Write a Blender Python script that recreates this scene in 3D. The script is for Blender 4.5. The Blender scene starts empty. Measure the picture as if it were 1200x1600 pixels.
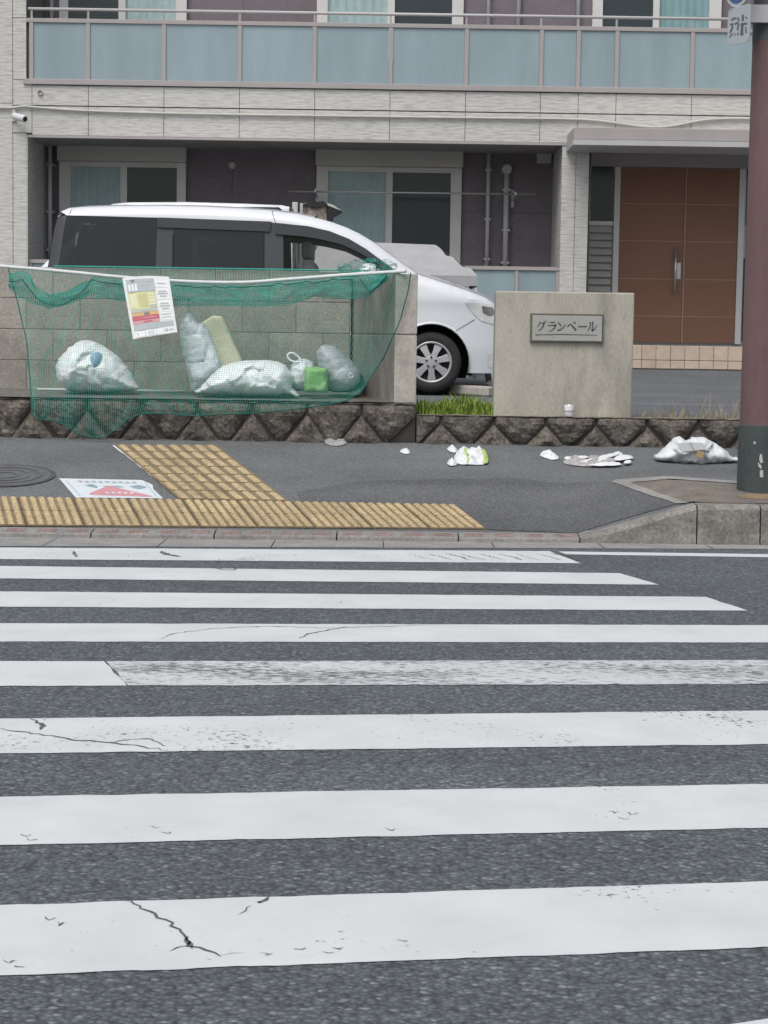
import bpy, bmesh, math, random
from mathutils import Vector, Matrix, noise
random.seed(7)
R = math.radians
C = bpy.context.scene.collection
sc = bpy.context.scene

# ------------------------------------------------------------------ camera, sky, sun, exposure
F, HORIZON, HC, ROLL = 3000.0, 530.0, 1.115, 0.015     # focal length in 1200x1600 pixels, eye height in metres
PITCH = math.atan((800 - HORIZON) / F)
fw = Vector((0, math.cos(PITCH), -math.sin(PITCH)))
r0 = Vector((1, 0, 0)); u0 = Vector((0, math.sin(PITCH), math.cos(PITCH)))
rt = r0 * math.cos(ROLL) + u0 * math.sin(ROLL)
up = u0 * math.cos(ROLL) - r0 * math.sin(ROLL)
cam_d = bpy.data.cameras.new('camera')
cam_d.sensor_fit = 'VERTICAL'; cam_d.sensor_height = 24.0
cam_d.lens = 24.0 * F / 1600.0
cam_d.clip_start = 0.05; cam_d.clip_end = 2000
cam = bpy.data.objects.new('camera', cam_d); C.objects.link(cam)
mw = Matrix.Identity(4)
for i in range(3):
    mw[i][0] = rt[i]; mw[i][1] = up[i]; mw[i][2] = -fw[i]
mw[0][3], mw[1][3], mw[2][3] = 0, 0, HC
cam.matrix_world = mw
sc.camera = cam

SUN_EL, SUN_AZ = R(58), R(205)            # azimuth clockwise from +Y: behind the camera, a little to the left
w = bpy.data.worlds.new('World'); sc.world = w; w.use_nodes = True
nt = w.node_tree
bg = nt.nodes['Background']; bg.inputs['Strength'].default_value = 0.12
sky = nt.nodes.new('ShaderNodeTexSky'); sky.sky_type = 'NISHITA'; sky.sun_disc = False
sky.sun_elevation = SUN_EL; sky.sun_rotation = SUN_AZ
sky.air_density = 1.0; sky.dust_density = 4.0; sky.ozone_density = 1.0
hs = nt.nodes.new('ShaderNodeHueSaturation'); hs.inputs['Saturation'].default_value = 0.50
nt.links.new(sky.outputs[0], hs.inputs['Color']); nt.links.new(hs.outputs[0], bg.inputs['Color'])
sun_d = bpy.data.lights.new('sun', 'SUN'); sun_d.energy = 1.0; sun_d.angle = R(35); sun_d.color = (1.0, 0.97, 0.93)
sun = bpy.data.objects.new('sun', sun_d); C.objects.link(sun)
sdir = Vector((math.sin(SUN_AZ) * math.cos(SUN_EL), math.cos(SUN_AZ) * math.cos(SUN_EL), math.sin(SUN_EL)))
sun.rotation_euler = (-sdir).to_track_quat('-Z', 'Y').to_euler()
sc.view_settings.view_transform = 'Standard'; sc.view_settings.look = 'None'
sc.view_settings.gamma = 1.0; sc.view_settings.exposure = 0.36
sc.view_settings.use_curve_mapping = False
sc.cycles.max_bounces = 8; sc.cycles.transparent_max_bounces = 16

# ------------------------------------------------------------------ from a place in the photo to a place on site
def ray(px, py):
    return fw + rt * ((px - 600) / F) - up * ((py - 800) / F)
def at(px, py, Y):                      # on the vertical plane at distance Y
    d = ray(px, py); t = Y / d.y
    return Vector((d.x * t, Y, HC + d.z * t))
def onz(px, py, z=0.0):                 # on a level plane
    d = ray(px, py); t = (z - HC) / d.z
    return Vector((d.x * t, d.y * t, z))
YW = 13.2                               # face of the stone retaining wall
ZW = 0.40                               # pavement height at its foot
KA, KB = onz(0, 838), onz(1200, 850.5)
def kerb_y(x): return KA.y + (KB.y - KA.y) * (x - KA.x) / (KB.x - KA.x)
XF0, XF1 = onz(905, 846).x, onz(1088, 849).x
def smooth01(t): t = max(0, min(1, t)); return t * t * (3 - 2 * t)
def kerb_z(x):
    t = max(0, min(1, (x - XF0) / (XF1 - XF0)))
    return 0.022 + (0.215 - 0.022) * t
def walk_z(x, y):
    k = kerb_y(x) + 0.17; z0 = kerb_z(x)
    t = (y - k) / (YW - k)
    return z0 + (ZW - z0) * max(0, min(1.05, t))
def onwalk(px, py, lift=0.0):
    d = ray(px, py); a, b2 = 9.5, YW + .05           # bisect along the sight line
    for _ in range(40):
        y = (a + b2) / 2; t = y / d.y
        if HC + d.z * t > walk_z(d.x * t, y) + lift: a = y
        else: b2 = y
    t = a / d.y
    return Vector((d.x * t, a, HC + d.z * t))
LOT = [(13.0, .585), (17.5, .57), (19.5, .565), (22.4, .80), (60, .82)]
def lot_z(y):
    for (a, za), (b, zb) in zip(LOT, LOT[1:]):
        if y <= b: return za + (zb - za) * max(0, (y - a) / (b - a))
    return LOT[-1][1]

# ------------------------------------------------------------------ materials
def _n(t, kind, **kw):
    n = t.nodes.new(kind)
    for k, v in kw.items(): setattr(n, k, v)
    return n
def mat(name, col, rough=.75, var=.12, scale=6.0, fine=0.0, fscale=60.0, bump=0.0, bscale=80.0, metal=0.0, rand=0.0, spec=.4,
        tint=None, tint_amt=0.0, tscale=2.0, stretch=(1, 1, 1), coat=0.0, trans=0.0, alpha=1.0, bdist=.004, subsurf=0.0):
    m = bpy.data.materials.new(name); m.use_nodes = True
    t = m.node_tree; L = t.links.new; b = t.nodes['Principled BSDF']
    tc = _n(t, 'ShaderNodeTexCoord'); mp = _n(t, 'ShaderNodeMapping'); mp.inputs['Scale'].default_value = stretch
    L(tc.outputs['Object'], mp.inputs['Vector'])
    v = mp.outputs[0]
    n1 = _n(t, 'ShaderNodeTexNoise'); n1.inputs['Scale'].default_value = scale; n1.inputs['Detail'].default_value = 6
    n1.inputs['Roughness'].default_value = .62; L(v, n1.inputs['Vector'])
    r = _n(t, 'ShaderNodeMapRange'); r.inputs['From Min'].default_value = .28; r.inputs['From Max'].default_value = .72
    r.inputs['To Min'].default_value = 1 - var; r.inputs['To Max'].default_value = 1 + var; L(n1.outputs[0], r.inputs['Value'])
    val = r.outputs[0]
    if fine:
        n2 = _n(t, 'ShaderNodeTexNoise'); n2.inputs['Scale'].default_value = fscale; n2.inputs['Detail'].default_value = 3
        L(v, n2.inputs['Vector'])
        r2 = _n(t, 'ShaderNodeMapRange'); r2.inputs['From Min'].default_value = .3; r2.inputs['From Max'].default_value = .7
        r2.inputs['To Min'].default_value = 1 - fine; r2.inputs['To Max'].default_value = 1 + fine; L(n2.outputs[0], r2.inputs['Value'])
        mu = _n(t, 'ShaderNodeMath', operation='MULTIPLY'); L(val, mu.inputs[0]); L(r2.outputs[0], mu.inputs[1]); val = mu.outputs[0]
    if rand:
        oi = _n(t, 'ShaderNodeObjectInfo')
        r3 = _n(t, 'ShaderNodeMapRange'); r3.inputs['To Min'].default_value = 1 - rand; r3.inputs['To Max'].default_value = 1 + rand
        L(oi.outputs['Random'], r3.inputs['Value'])
        mu = _n(t, 'ShaderNodeMath', operation='MULTIPLY'); L(val, mu.inputs[0]); L(r3.outputs[0], mu.inputs[1]); val = mu.outputs[0]
    base = _n(t, 'ShaderNodeRGB'); base.outputs[0].default_value = (*col, 1); c = base.outputs[0]
    if tint:
        n3 = _n(t, 'ShaderNodeTexNoise'); n3.inputs['Scale'].default_value = tscale; n3.inputs['Detail'].default_value = 7
        n3.inputs['Roughness'].default_value = .7; L(v, n3.inputs['Vector'])
        r4 = _n(t, 'ShaderNodeMapRange'); r4.inputs['From Min'].default_value = .48; r4.inputs['From Max'].default_value = .66
        r4.inputs['To Min'].default_value = 0; r4.inputs['To Max'].default_value = tint_amt; L(n3.outputs[0], r4.inputs['Value'])
        mx = _n(t, 'ShaderNodeMix', data_type='RGBA'); mx.inputs['B'].default_value = (*tint, 1)
        L(r4.outputs[0], mx.inputs['Factor']); L(c, mx.inputs['A']); c = mx.outputs['Result']
    vm = _n(t, 'ShaderNodeVectorMath', operation='SCALE'); L(c, vm.inputs[0]); L(val, vm.inputs['Scale'])
    L(vm.outputs[0], b.inputs['Base Color'])
    b.inputs['Roughness'].default_value = rough; b.inputs['Metallic'].default_value = metal
    b.inputs['Specular IOR Level'].default_value = spec; b.inputs['Coat Weight'].default_value = coat; b.inputs['Coat Roughness'].default_value = .06
    b.inputs['Transmission Weight'].default_value = trans; b.inputs['Alpha'].default_value = alpha
    if bump:
        n4 = _n(t, 'ShaderNodeTexNoise'); n4.inputs['Scale'].default_value = bscale; n4.inputs['Detail'].default_value = 5; L(v, n4.inputs['Vector'])
        bp = _n(t, 'ShaderNodeBump'); bp.inputs['Strength'].default_value = bump; bp.inputs['Distance'].default_value = bdist
        L(n4.outputs[0], bp.inputs['Height']); L(bp.outputs[0], b.inputs['Normal'])
    if subsurf:
        tr = _n(t, 'ShaderNodeBsdfTranslucent'); L(vm.outputs[0], tr.inputs['Color']); ms = _n(t, 'ShaderNodeMixShader'); ms.inputs[0].default_value = subsurf
        L(b.outputs[0], ms.inputs[1]); L(tr.outputs[0], ms.inputs[2]); L(ms.outputs[0], t.nodes['Material Output'].inputs['Surface'])
    return m

def asphalt(name, lo, mid, hi, cell, wear=.12, rough=.85, bdist=.006):
    m = bpy.data.materials.new(name); m.use_nodes = True
    t = m.node_tree; L = t.links.new; b = t.nodes['Principled BSDF']
    tc = _n(t, 'ShaderNodeTexCoord'); v = tc.outputs['Object']
    vo = _n(t, 'ShaderNodeTexVoronoi'); vo.inputs['Scale'].default_value = 1 / cell
    nz = _n(t, 'ShaderNodeTexNoise'); nz.inputs['Scale'].default_value = .6 / cell; nz.inputs['Detail'].default_value = 2
    L(v, nz.inputs['Vector'])
    ad = _n(t, 'ShaderNodeMix', data_type='VECTOR'); ad.inputs['Factor'].default_value = .012
    L(v, ad.inputs['A']); L(nz.outputs['Color'], ad.inputs['B']); L(ad.outputs['Result'], vo.inputs['Vector'])
    sep = _n(t, 'ShaderNodeSeparateColor'); L(vo.outputs['Color'], sep.inputs[0])
    cr = _n(t, 'ShaderNodeValToRGB'); e = cr.color_ramp.elements
    e[0].color = (*lo, 1); e[0].position = .0; e[1].color = (*hi, 1); e[1].position = 1
    x = e.new(.35); x.color = (*mid, 1); x = e.new(.82); x.color = tuple(a * 1.12 for a in mid) + (1,)
    L(sep.outputs[0], cr.inputs[0])
    edge = _n(t, 'ShaderNodeMapRange'); edge.inputs['From Min'].default_value = .25; edge.inputs['From Max'].default_value = .62
    edge.inputs['To Min'].default_value = 1.08; edge.inputs['To Max'].default_value = .62; L(vo.outputs['Distance'], edge.inputs['Value'])
    n2 = _n(t, 'ShaderNodeTexNoise'); n2.inputs['Scale'].default_value = 1.3; n2.inputs['Detail'].default_value = 8; n2.inputs['Roughness'].default_value = .65
    L(v, n2.inputs['Vector'])
    r2 = _n(t, 'ShaderNodeMapRange'); r2.inputs['From Min'].default_value = .3; r2.inputs['From Max'].default_value = .7
    r2.inputs['To Min'].default_value = 1 - wear; r2.inputs['To Max'].default_value = 1 + wear; L(n2.outputs[0], r2.inputs['Value'])
    mp2 = _n(t, 'ShaderNodeMapping'); mp2.inputs['Scale'].default_value = (.18, 1.5, 1); L(v, mp2.inputs[0])
    n3 = _n(t, 'ShaderNodeTexNoise'); n3.inputs['Scale'].default_value = 1.0; n3.inputs['Detail'].default_value = 4; L(mp2.outputs[0], n3.inputs['Vector'])
    r5 = _n(t, 'ShaderNodeMapRange'); r5.inputs['From Min'].default_value = .3; r5.inputs['From Max'].default_value = .7
    r5.inputs['To Min'].default_value = 1 - wear; r5.inputs['To Max'].default_value = 1 + wear; L(n3.outputs[0], r5.inputs['Value'])
    mz = _n(t, 'ShaderNodeMath', operation='MULTIPLY'); L(edge.outputs[0], mz.inputs[0]); L(r5.outputs[0], mz.inputs[1])
    mu = _n(t, 'ShaderNodeMath', operation='MULTIPLY'); L(mz.outputs[0], mu.inputs[0]); L(r2.outputs[0], mu.inputs[1])
    vm = _n(t, 'ShaderNodeVectorMath', operation='SCALE'); L(cr.outputs[0], vm.inputs[0]); L(mu.outputs[0], vm.inputs['Scale'])
    L(vm.outputs[0], b.inputs['Base Color']); b.inputs['Roughness'].default_value = rough; b.inputs['Specular IOR Level'].default_value = .3
    bp = _n(t, 'ShaderNodeBump'); bp.invert = True; bp.inputs['Strength'].default_value = .5; bp.inputs['Distance'].default_value = bdist
    L(vo.outputs['Distance'], bp.inputs['Height']); L(bp.outputs[0], b.inputs['Normal'])
    return m

def paint(name, amount, under=(.1, .105, .11), col=(.60, .625, .62), streak=(1, 1, 1)):
    """thermoplastic road paint; 'amount' is the share worn through to the asphalt"""
    m = bpy.data.materials.new(name); m.use_nodes = True
    t = m.node_tree; L = t.links.new; b = t.nodes['Principled BSDF']
    tc = _n(t, 'ShaderNodeTexCoord'); mp = _n(t, 'ShaderNodeMapping'); mp.inputs['Scale'].default_value = streak; L(tc.outputs['Object'], mp.inputs[0]); v = mp.outputs[0]
    n1 = _n(t, 'ShaderNodeTexNoise'); n1.inputs['Scale'].default_value = 48; n1.inputs['Detail'].default_value = 8; n1.inputs['Roughness'].default_value = .72; L(v, n1.inputs['Vector'])
    n2 = _n(t, 'ShaderNodeTexNoise'); n2.inputs['Scale'].default_value = 2.2; n2.inputs['Detail'].default_value = 5; L(v, n2.inputs['Vector'])
    a = _n(t, 'ShaderNodeMath', operation='MULTIPLY_ADD'); L(n2.outputs[0], a.inputs[0]); a.inputs[1].default_value = .55; L(n1.outputs[0], a.inputs[2])
    r = _n(t, 'ShaderNodeMapRange'); c = 1.06 - amount; r.inputs['From Min'].default_value = c; r.inputs['From Max'].default_value = c + .05
    L(a.outputs[0], r.inputs['Value'])
    n3 = _n(t, 'ShaderNodeTexNoise'); n3.inputs['Scale'].default_value = 3.5; n3.inputs['Detail'].default_value = 9; n3.inputs['Roughness'].default_value = .6; L(v, n3.inputs['Vector'])
    r3 = _n(t, 'ShaderNodeMapRange'); r3.inputs['From Min'].default_value = .3; r3.inputs['From Max'].default_value = .7
    r3.inputs['To Min'].default_value = .90; r3.inputs['To Max'].default_value = 1.05; L(n3.outputs[0], r3.inputs['Value'])
    rgb = _n(t, 'ShaderNodeRGB'); rgb.outputs[0].default_value = (*col, 1)
    vm = _n(t, 'ShaderNodeVectorMath', operation='SCALE'); L(rgb.outputs[0], vm.inputs[0]); L(r3.outputs[0], vm.inputs['Scale'])
    vo = _n(t, 'ShaderNodeTexVoronoi'); vo.inputs['Scale'].default_value = 90; L(tc.outputs['Object'], vo.inputs['Vector'])
    ur = _n(t, 'ShaderNodeMapRange'); ur.inputs['To Min'].default_value = .6; ur.inputs['To Max'].default_value = 1.5
    sp = _n(t, 'ShaderNodeSeparateColor'); L(vo.outputs['Color'], sp.inputs[0]); L(sp.outputs[0], ur.inputs['Value'])
    u = _n(t, 'ShaderNodeRGB'); u.outputs[0].default_value = (*under, 1)
    uv = _n(t, 'ShaderNodeVectorMath', operation='SCALE'); L(u.outputs[0], uv.inputs[0]); L(ur.outputs[0], uv.inputs['Scale'])
    mx = _n(t, 'ShaderNodeMix', data_type='RGBA'); L(r.outputs[0], mx.inputs['Factor']); L(vm.outputs[0], mx.inputs['A']); L(uv.outputs[0], mx.inputs['B'])
    L(mx.outputs['Result'], b.inputs['Base Color']); b.inputs['Roughness'].default_value = .7; b.inputs['Specular IOR Level'].default_value = .3
    bp = _n(t, 'ShaderNodeBump'); bp.inputs['Strength'].default_value = .3; bp.inputs['Distance'].default_value = .003
    L(a.outputs[0], bp.inputs['Height']); L(bp.outputs[0], b.inputs['Normal'])
    return m

def siding(name, col):
    """pale fibre-cement boards with short stacked-stone ribs"""
    m = bpy.data.materials.new(name); m.use_nodes = True
    t = m.node_tree; L = t.links.new; b = t.nodes['Principled BSDF']
    tc = _n(t, 'ShaderNodeTexCoord'); v = tc.outputs['Object']
    mp = _n(t, 'ShaderNodeMapping'); mp.inputs['Scale'].default_value = (6.5, 6.5, 46); L(v, mp.inputs[0])
    n1 = _n(t, 'ShaderNodeTexNoise'); n1.inputs['Scale'].default_value = 1; n1.inputs['Detail'].default_value = 3; n1.inputs['Roughness'].default_value = .55; L(mp.outputs[0], n1.inputs['Vector'])
    r1 = _n(t, 'ShaderNodeMapRange'); r1.inputs['From Min'].default_value = .36; r1.inputs['From Max'].default_value = .56
    r1.inputs['To Min'].default_value = .80; r1.inputs['To Max'].default_value = 1.03; L(n1.outputs[0], r1.inputs['Value'])
    n2 = _n(t, 'ShaderNodeTexNoise'); n2.inputs['Scale'].default_value = 1.1; n2.inputs['Detail'].default_value = 5; L(v, n2.inputs['Vector'])
    r2 = _n(t, 'ShaderNodeMapRange'); r2.inputs['To Min'].default_value = .93; r2.inputs['To Max'].default_value = 1.06; L(n2.outputs[0], r2.inputs['Value'])
    mu = _n(t, 'ShaderNodeMath', operation='MULTIPLY'); L(r1.outputs[0], mu.inputs[0]); L(r2.outputs[0], mu.inputs[1])
    rgb = _n(t, 'ShaderNodeRGB'); rgb.outputs[0].default_value = (*col, 1)
    vm = _n(t, 'ShaderNodeVectorMath', operation='SCALE'); L(rgb.outputs[0], vm.inputs[0]); L(mu.outputs[0], vm.inputs['Scale'])
    L(vm.outputs[0], b.inputs['Base Color']); b.inputs['Roughness'].default_value = .8
    bp = _n(t, 'ShaderNodeBump'); bp.inputs['Strength'].default_value = .7; bp.inputs['Distance'].default_value = .010
    L(n1.outputs[0], bp.inputs['Height']); L(bp.outputs[0], b.inputs['Normal'])
    return m

def glass(name, col, rough=.03, alpha=.5, spec=.5):
    return mat(name, col, rough=rough, var=.02, alpha=alpha, spec=spec)

# ------------------------------------------------------------------ mesh helpers
def origin(o):
    while o.parent: o = o.parent
    return o.location
def tag(o, label=None, cat=None, group=None, kind=None):
    if label: o['label'] = label
    if cat: o['category'] = cat
    if group: o['group'] = group
    if kind: o['kind'] = kind
    return o
def empty(name, loc, label=None, cat=None, group=None, kind=None):
    o = bpy.data.objects.new(name, None); C.objects.link(o); o.location = loc; o.empty_display_size = .2
    return tag(o, label, cat, group, kind)
class B:
    """collects faces in world coordinates; build() links them as ONE mesh object"""
    def __init__(s): s.v = []; s.f = []; s.m = []; s.cur = 0
    def add(s, V, Fc):
        n = len(s.v); s.v += [tuple(p) for p in V]; s.f += [tuple(i + n for i in q) for q in Fc]; s.m += [s.cur] * len(Fc); return s
    def box(s, x0, x1, y0, y1, z0, z1):
        V = [(x, y, z) for x in (x0, x1) for y in (y0, y1) for z in (z0, z1)]
        return s.add(V, [(0, 1, 3, 2), (4, 6, 7, 5), (0, 4, 5, 1), (2, 3, 7, 6), (0, 2, 6, 4), (1, 5, 7, 3)])
    def obox(s, c, ax, ay, az):            # centre and three half-axes
        c, ax, ay, az = map(Vector, (c, ax, ay, az))
        V = [c + ax * i + ay * j + az * k for i in (-1, 1) for j in (-1, 1) for k in (-1, 1)]
        return s.add(V, [(0, 1, 3, 2), (4, 6, 7, 5), (0, 4, 5, 1), (2, 3, 7, 6), (0, 2, 6, 4), (1, 5, 7, 3)])
    def prism(s, pts, d):                  # polygon (3-D points) swept along d
        d = Vector(d); n = len(pts); V = [Vector(p) for p in pts] + [Vector(p) + d for p in pts]
        Fc = [tuple(range(n - 1, -1, -1)), tuple(range(n, 2 * n))] + [(i, (i + 1) % n, (i + 1) % n + n, i + n) for i in range(n)]
        return s.add(V, Fc)
    def tube(s, path, r, n=8, cap=True):
        path = [Vector(p) for p in path]; rr = r if isinstance(r, (list, tuple)) else [r] * len(path)
        V = []; Fc = []; ref = None
        for i, p in enumerate(path):
            t = (path[min(i + 1, len(path) - 1)] - path[max(i - 1, 0)]).normalized()
            if ref is None: ref = Vector((0, 0, 1)) if abs(t.z) < .9 else Vector((1, 0, 0))
            a = t.cross(ref).normalized(); b2 = a.cross(t).normalized(); ref = b2
            for k in range(n):
                an = 2 * math.pi * k / n; V.append(p + a * math.cos(an) * rr[i] + b2 * math.sin(an) * rr[i])
        for i in range(len(path) - 1):
            for k in range(n):
                k2 = (k + 1) % n; Fc.append((i * n + k, i * n + k2, (i + 1) * n + k2, (i + 1) * n + k))
        if cap: Fc += [tuple(range(n)), tuple(range(len(path) * n - 1, (len(path) - 1) * n - 1, -1))]
        return s.add(V, Fc)
    def lathe(s, prof, c, axis='Z', n=32, close=False):   # prof: (radius, height)
        c = Vector(c); V = []; Fc = []
        for (r, h) in prof:
            for k in range(n):
                a = 2 * math.pi * k / n; x, y = r * math.cos(a), r * math.sin(a)
                V.append(c + (Vector((x, y, h)) if axis == 'Z' else Vector((x, h, y)) if axis == 'Y' else Vector((h, x, y))))
        for i in range(len(prof) - 1):
            for k in range(n):
                k2 = (k + 1) % n; Fc.append((i * n + k, i * n + k2, (i + 1) * n + k2, (i + 1) * n + k))
        if close: Fc += [tuple(range(n)), tuple(range(len(prof) * n - 1, (len(prof) - 1) * n - 1, -1))]
        return s.add(V, Fc)
    def build(s, name, material, parent=None, smooth=False, bevel=0, label=None, cat=None, group=None, kind=None, base=None, auto=None):
        me = bpy.data.meshes.new(name)
        if parent is not None: o0 = Vector(origin(parent))
        elif base is not None: o0 = Vector(base)
        else:
            xs, ys, zs = zip(*s.v); o0 = Vector(((min(xs) + max(xs)) / 2, (min(ys) + max(ys)) / 2, min(zs)))
        me.from_pydata([Vector(p) - o0 for p in s.v], [], s.f)
        bm = bmesh.new(); bm.from_mesh(me); bmesh.ops.recalc_face_normals(bm, faces=bm.faces[:]); bm.to_mesh(me); bm.free()
        for mm in (material if isinstance(material, (list, tuple)) else [material]): me.materials.append(mm)
        if any(s.m): me.polygons.foreach_set('material_index', s.m)
        if smooth: me.polygons.foreach_set('use_smooth', [True] * len(me.polygons))
        if auto is not None: me.set_sharp_from_angle(angle=R(auto))
        o = bpy.data.objects.new(name, me); C.objects.link(o)
        if parent is not None: o.parent = parent
        else: o.location = o0
        if bevel:
            bv = o.modifiers.new('bevel', 'BEVEL'); bv.width = bevel; bv.segments = 2; bv.limit_method = 'ANGLE'; bv.angle_limit = R(40)
        return tag(o, label, cat, group, kind)
def pbox(name, m, parent, x0, x1, y0, y1, z0, z1, bevel=0):
    return B().box(min(x0, x1), max(x0, x1), y0, y1, min(z0, z1), max(z0, z1)).build(name, m, parent, bevel=bevel)

def polygrid(poly, step, step2=None):
    """a 2-D polygon cut into a grid: returns points and faces"""
    bm = bmesh.new(); vs = [bm.verts.new((x, y, 0)) for x, y in poly]; bm.faces.new(vs)
    xs = [p[0] for p in poly]; ys = [p[1] for p in poly]; step2 = step2 or step
    x = math.floor(min(xs) / step) * step + step * .37
    while x < max(xs):
        bmesh.ops.bisect_plane(bm, geom=bm.verts[:] + bm.edges[:] + bm.faces[:], plane_co=(x, 0, 0), plane_no=(1, 0, 0)); x += step
    y = math.floor(min(ys) / step2) * step2 + step2 * .37
    while y < max(ys):
        bmesh.ops.bisect_plane(bm, geom=bm.verts[:] + bm.edges[:] + bm.faces[:], plane_co=(0, y, 0), plane_no=(0, 1, 0)); y += step2
    bmesh.ops.remove_doubles(bm, verts=bm.verts[:], dist=step * .02)
    bm.verts.ensure_lookup_table(); bm.verts.index_update()
    pts = [(v.co.x, v.co.y) for v in bm.verts]; fs = [tuple(v.index for v in f.verts) for f in bm.faces]
    bd = [any(e.is_boundary for e in v.link_edges) for v in bm.verts]
    bm.free(); return pts, fs, bd
def seg_dist(p, a, b):
    ax, ay = a; dx, dy = b[0] - ax, b[1] - ay; l2 = dx * dx + dy * dy
    t = 0 if l2 == 0 else max(0, min(1, ((p[0] - ax) * dx + (p[1] - ay) * dy) / l2))
    return math.hypot(p[0] - ax - t * dx, p[1] - ay - t * dy)
def poly_dist(p, poly, closed=True):
    n = len(poly); return min(seg_dist(p, poly[i], poly[(i + 1) % n]) for i in range(n if closed else n - 1))
def smooth_poly(pts, it=2, closed=True):
    for _ in range(it):
        q = []; n = len(pts)
        for i in range(n if closed else n - 1):
            a, b2 = Vector(pts[i]), Vector(pts[(i + 1) % n]); q += [a * .75 + b2 * .25, a * .25 + b2 * .75]
        if not closed: q = [Vector(pts[0])] + q + [Vector(pts[-1])]
        pts = q
    return pts
def ridged(p, s, seed=0):
    q = Vector((p[0] * s + seed * 7.3, p[1] * s - seed * 3.1, p[2] * s + seed * 1.7)); a = 0; amp = 1
    for _ in range(4):
        a += amp * (1 - abs(noise.noise(q)) * 2); q = q * 2.1; amp *= .5
    return a
def facet(p, s, seed=0):
    """crumpled film: flat facets that meet in creases, at two sizes"""
    h = 0
    for sc_, a in ((s, 1.0), (s * 2.3, .45)):
        q = Vector((p[0] * sc_ + seed * 5.1, p[1] * sc_ - seed * 2.7, p[2] * sc_ + seed * 3.3))
        q = q + Vector((noise.noise(q * .7), noise.noise(q * .7 + Vector((9, 1, 4))), noise.noise(q * .7 + Vector((3, 8, 2))))) * .5
        d, c = noise.voronoi(q); g = noise.noise_vector(c[0] * 13.7 + Vector((.31, .77, .13)))
        h += a * (g.normalized().dot(q - c[0]) * 1.1 + .5 - d[0] * .4)
    return h
def pillow(bld, poly, Yc, T, step=.02, rim=None, crumple=.02, cs=9, seed=0, flat=0):
    """a stuffed bag from its outline in (x,z): real thickness front and back, crumpled"""
    pts, fs, bd = polygrid(poly, step)
    ds = [0 if b2 else poly_dist(p, poly) for p, b2 in zip(pts, bd)]; dm = rim or max(ds)
    V = []; idx = []
    for side in (-1, 1):
        m = []
        for (x, z), d, b2 in zip(pts, ds, bd):
            if b2 and side == 1: m.append(idx[0][len(m)]); continue
            k = min(1, d / dm); h = T * math.sqrt(max(0, 1 - (1 - k) ** 2))
            c = crumple * (facet((x, side * 1.0, z), cs, seed) - .5) * min(1, k * 2.5 + .12)
            j = crumple * .35
            V.append((x + j * noise.noise(Vector((x * 30, z * 30, seed))), Yc + side * (h + c) if not b2 else Yc + crumple * .5 * noise.noise(Vector((x * 25, z * 25, seed + 5))),
                      z + (0 if b2 else j * noise.noise(Vector((x * 30, z * 30, seed + 9)))))); m.append(len(V) - 1)
        idx.append(m)
    Fc = [tuple(idx[0][i] for i in f) for f in fs] + [tuple(idx[1][i] for i in reversed(f)) for f in fs]
    return bld.add(V, Fc)
def strokes(bld, segs, to3, thick, n):
    """brush strokes: each is a list of (u, v, width); to3 maps (u, v) to a point, n is the raised normal"""
    n = Vector(n)
    for st in segs:
        L = []; Rr = []
        for i, (u, v, wd) in enumerate(st):
            a = st[max(i - 1, 0)]; b2 = st[min(i + 1, len(st) - 1)]; dx, dy = b2[0] - a[0], b2[1] - a[1]; l = math.hypot(dx, dy) or 1
            nx, ny = -dy / l * wd / 2, dx / l * wd / 2; L.append(to3(u + nx, v + ny)); Rr.append(to3(u - nx, v - ny))
        k = len(L); V = [Vector(p) + n * thick for p in L + Rr] + [Vector(p) for p in L + Rr]; Fc = []
        for i in range(k - 1):
            Fc += [(i, i + 1, k + i + 1, k + i), (i, 2 * k + i, 2 * k + i + 1, i + 1), (k + i, k + i + 1, 3 * k + i + 1, 3 * k + i)]
        Fc += [(0, k, 3 * k, 2 * k), (k - 1, 3 * k - 1, 4 * k - 1, 2 * k - 1)]
        bld.add(V, Fc)

# ================================================================== THE SETTING
m_road = asphalt('road_asphalt', (.070, .079, .088), (.116, .130, .143), (.225, .246, .264), .0125, wear=.10)
m_walk = asphalt('pavement_asphalt', (.125, .132, .135), (.175, .184, .187), (.235, .244, .248), .007, wear=.16, bdist=.003)
m_walk_new = asphalt('ramp_asphalt', (.09, .094, .1), (.135, .14, .146), (.21, .215, .22), .008, wear=.16, bdist=.003)
m_lot = asphalt('lot_asphalt', (.12, .127, .135), (.165, .175, .187), (.22, .23, .243), .009, wear=.14)
m_gut = mat('gutter_concrete', (.27, .268, .256), .9, var=.22, scale=5, fine=.22, fscale=70, bump=.4, bscale=90)
m_kerb = mat('kerb_concrete', (.19, .18, .165), .9, var=.35, scale=7, fine=.28, fscale=55, bump=.8, bscale=60, rand=.12,
             tint=(.33, .31, .27), tint_amt=.6, tscale=5)
m_ramp_kerb = mat('ramp_kerb_concrete', (.225, .217, .208), .9, var=.2, scale=7, fine=.2, fscale=60, bump=.4, rand=.1)
m_pinkbar = mat('faded_pink_bar', (.30, .225, .205), .9, var=.25, scale=14, fine=.25, fscale=80)
m_earth = mat('earth', (.12, .11, .09), .95, var=.3, scale=3, bump=.6)
m_old_walk = mat('old_concrete', (.17, .155, .135), .92, var=.25, scale=5, fine=.25, fscale=60, bump=.5, bscale=70, tint=(.24, .16, .09), tint_amt=.4, tscale=3)

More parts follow.
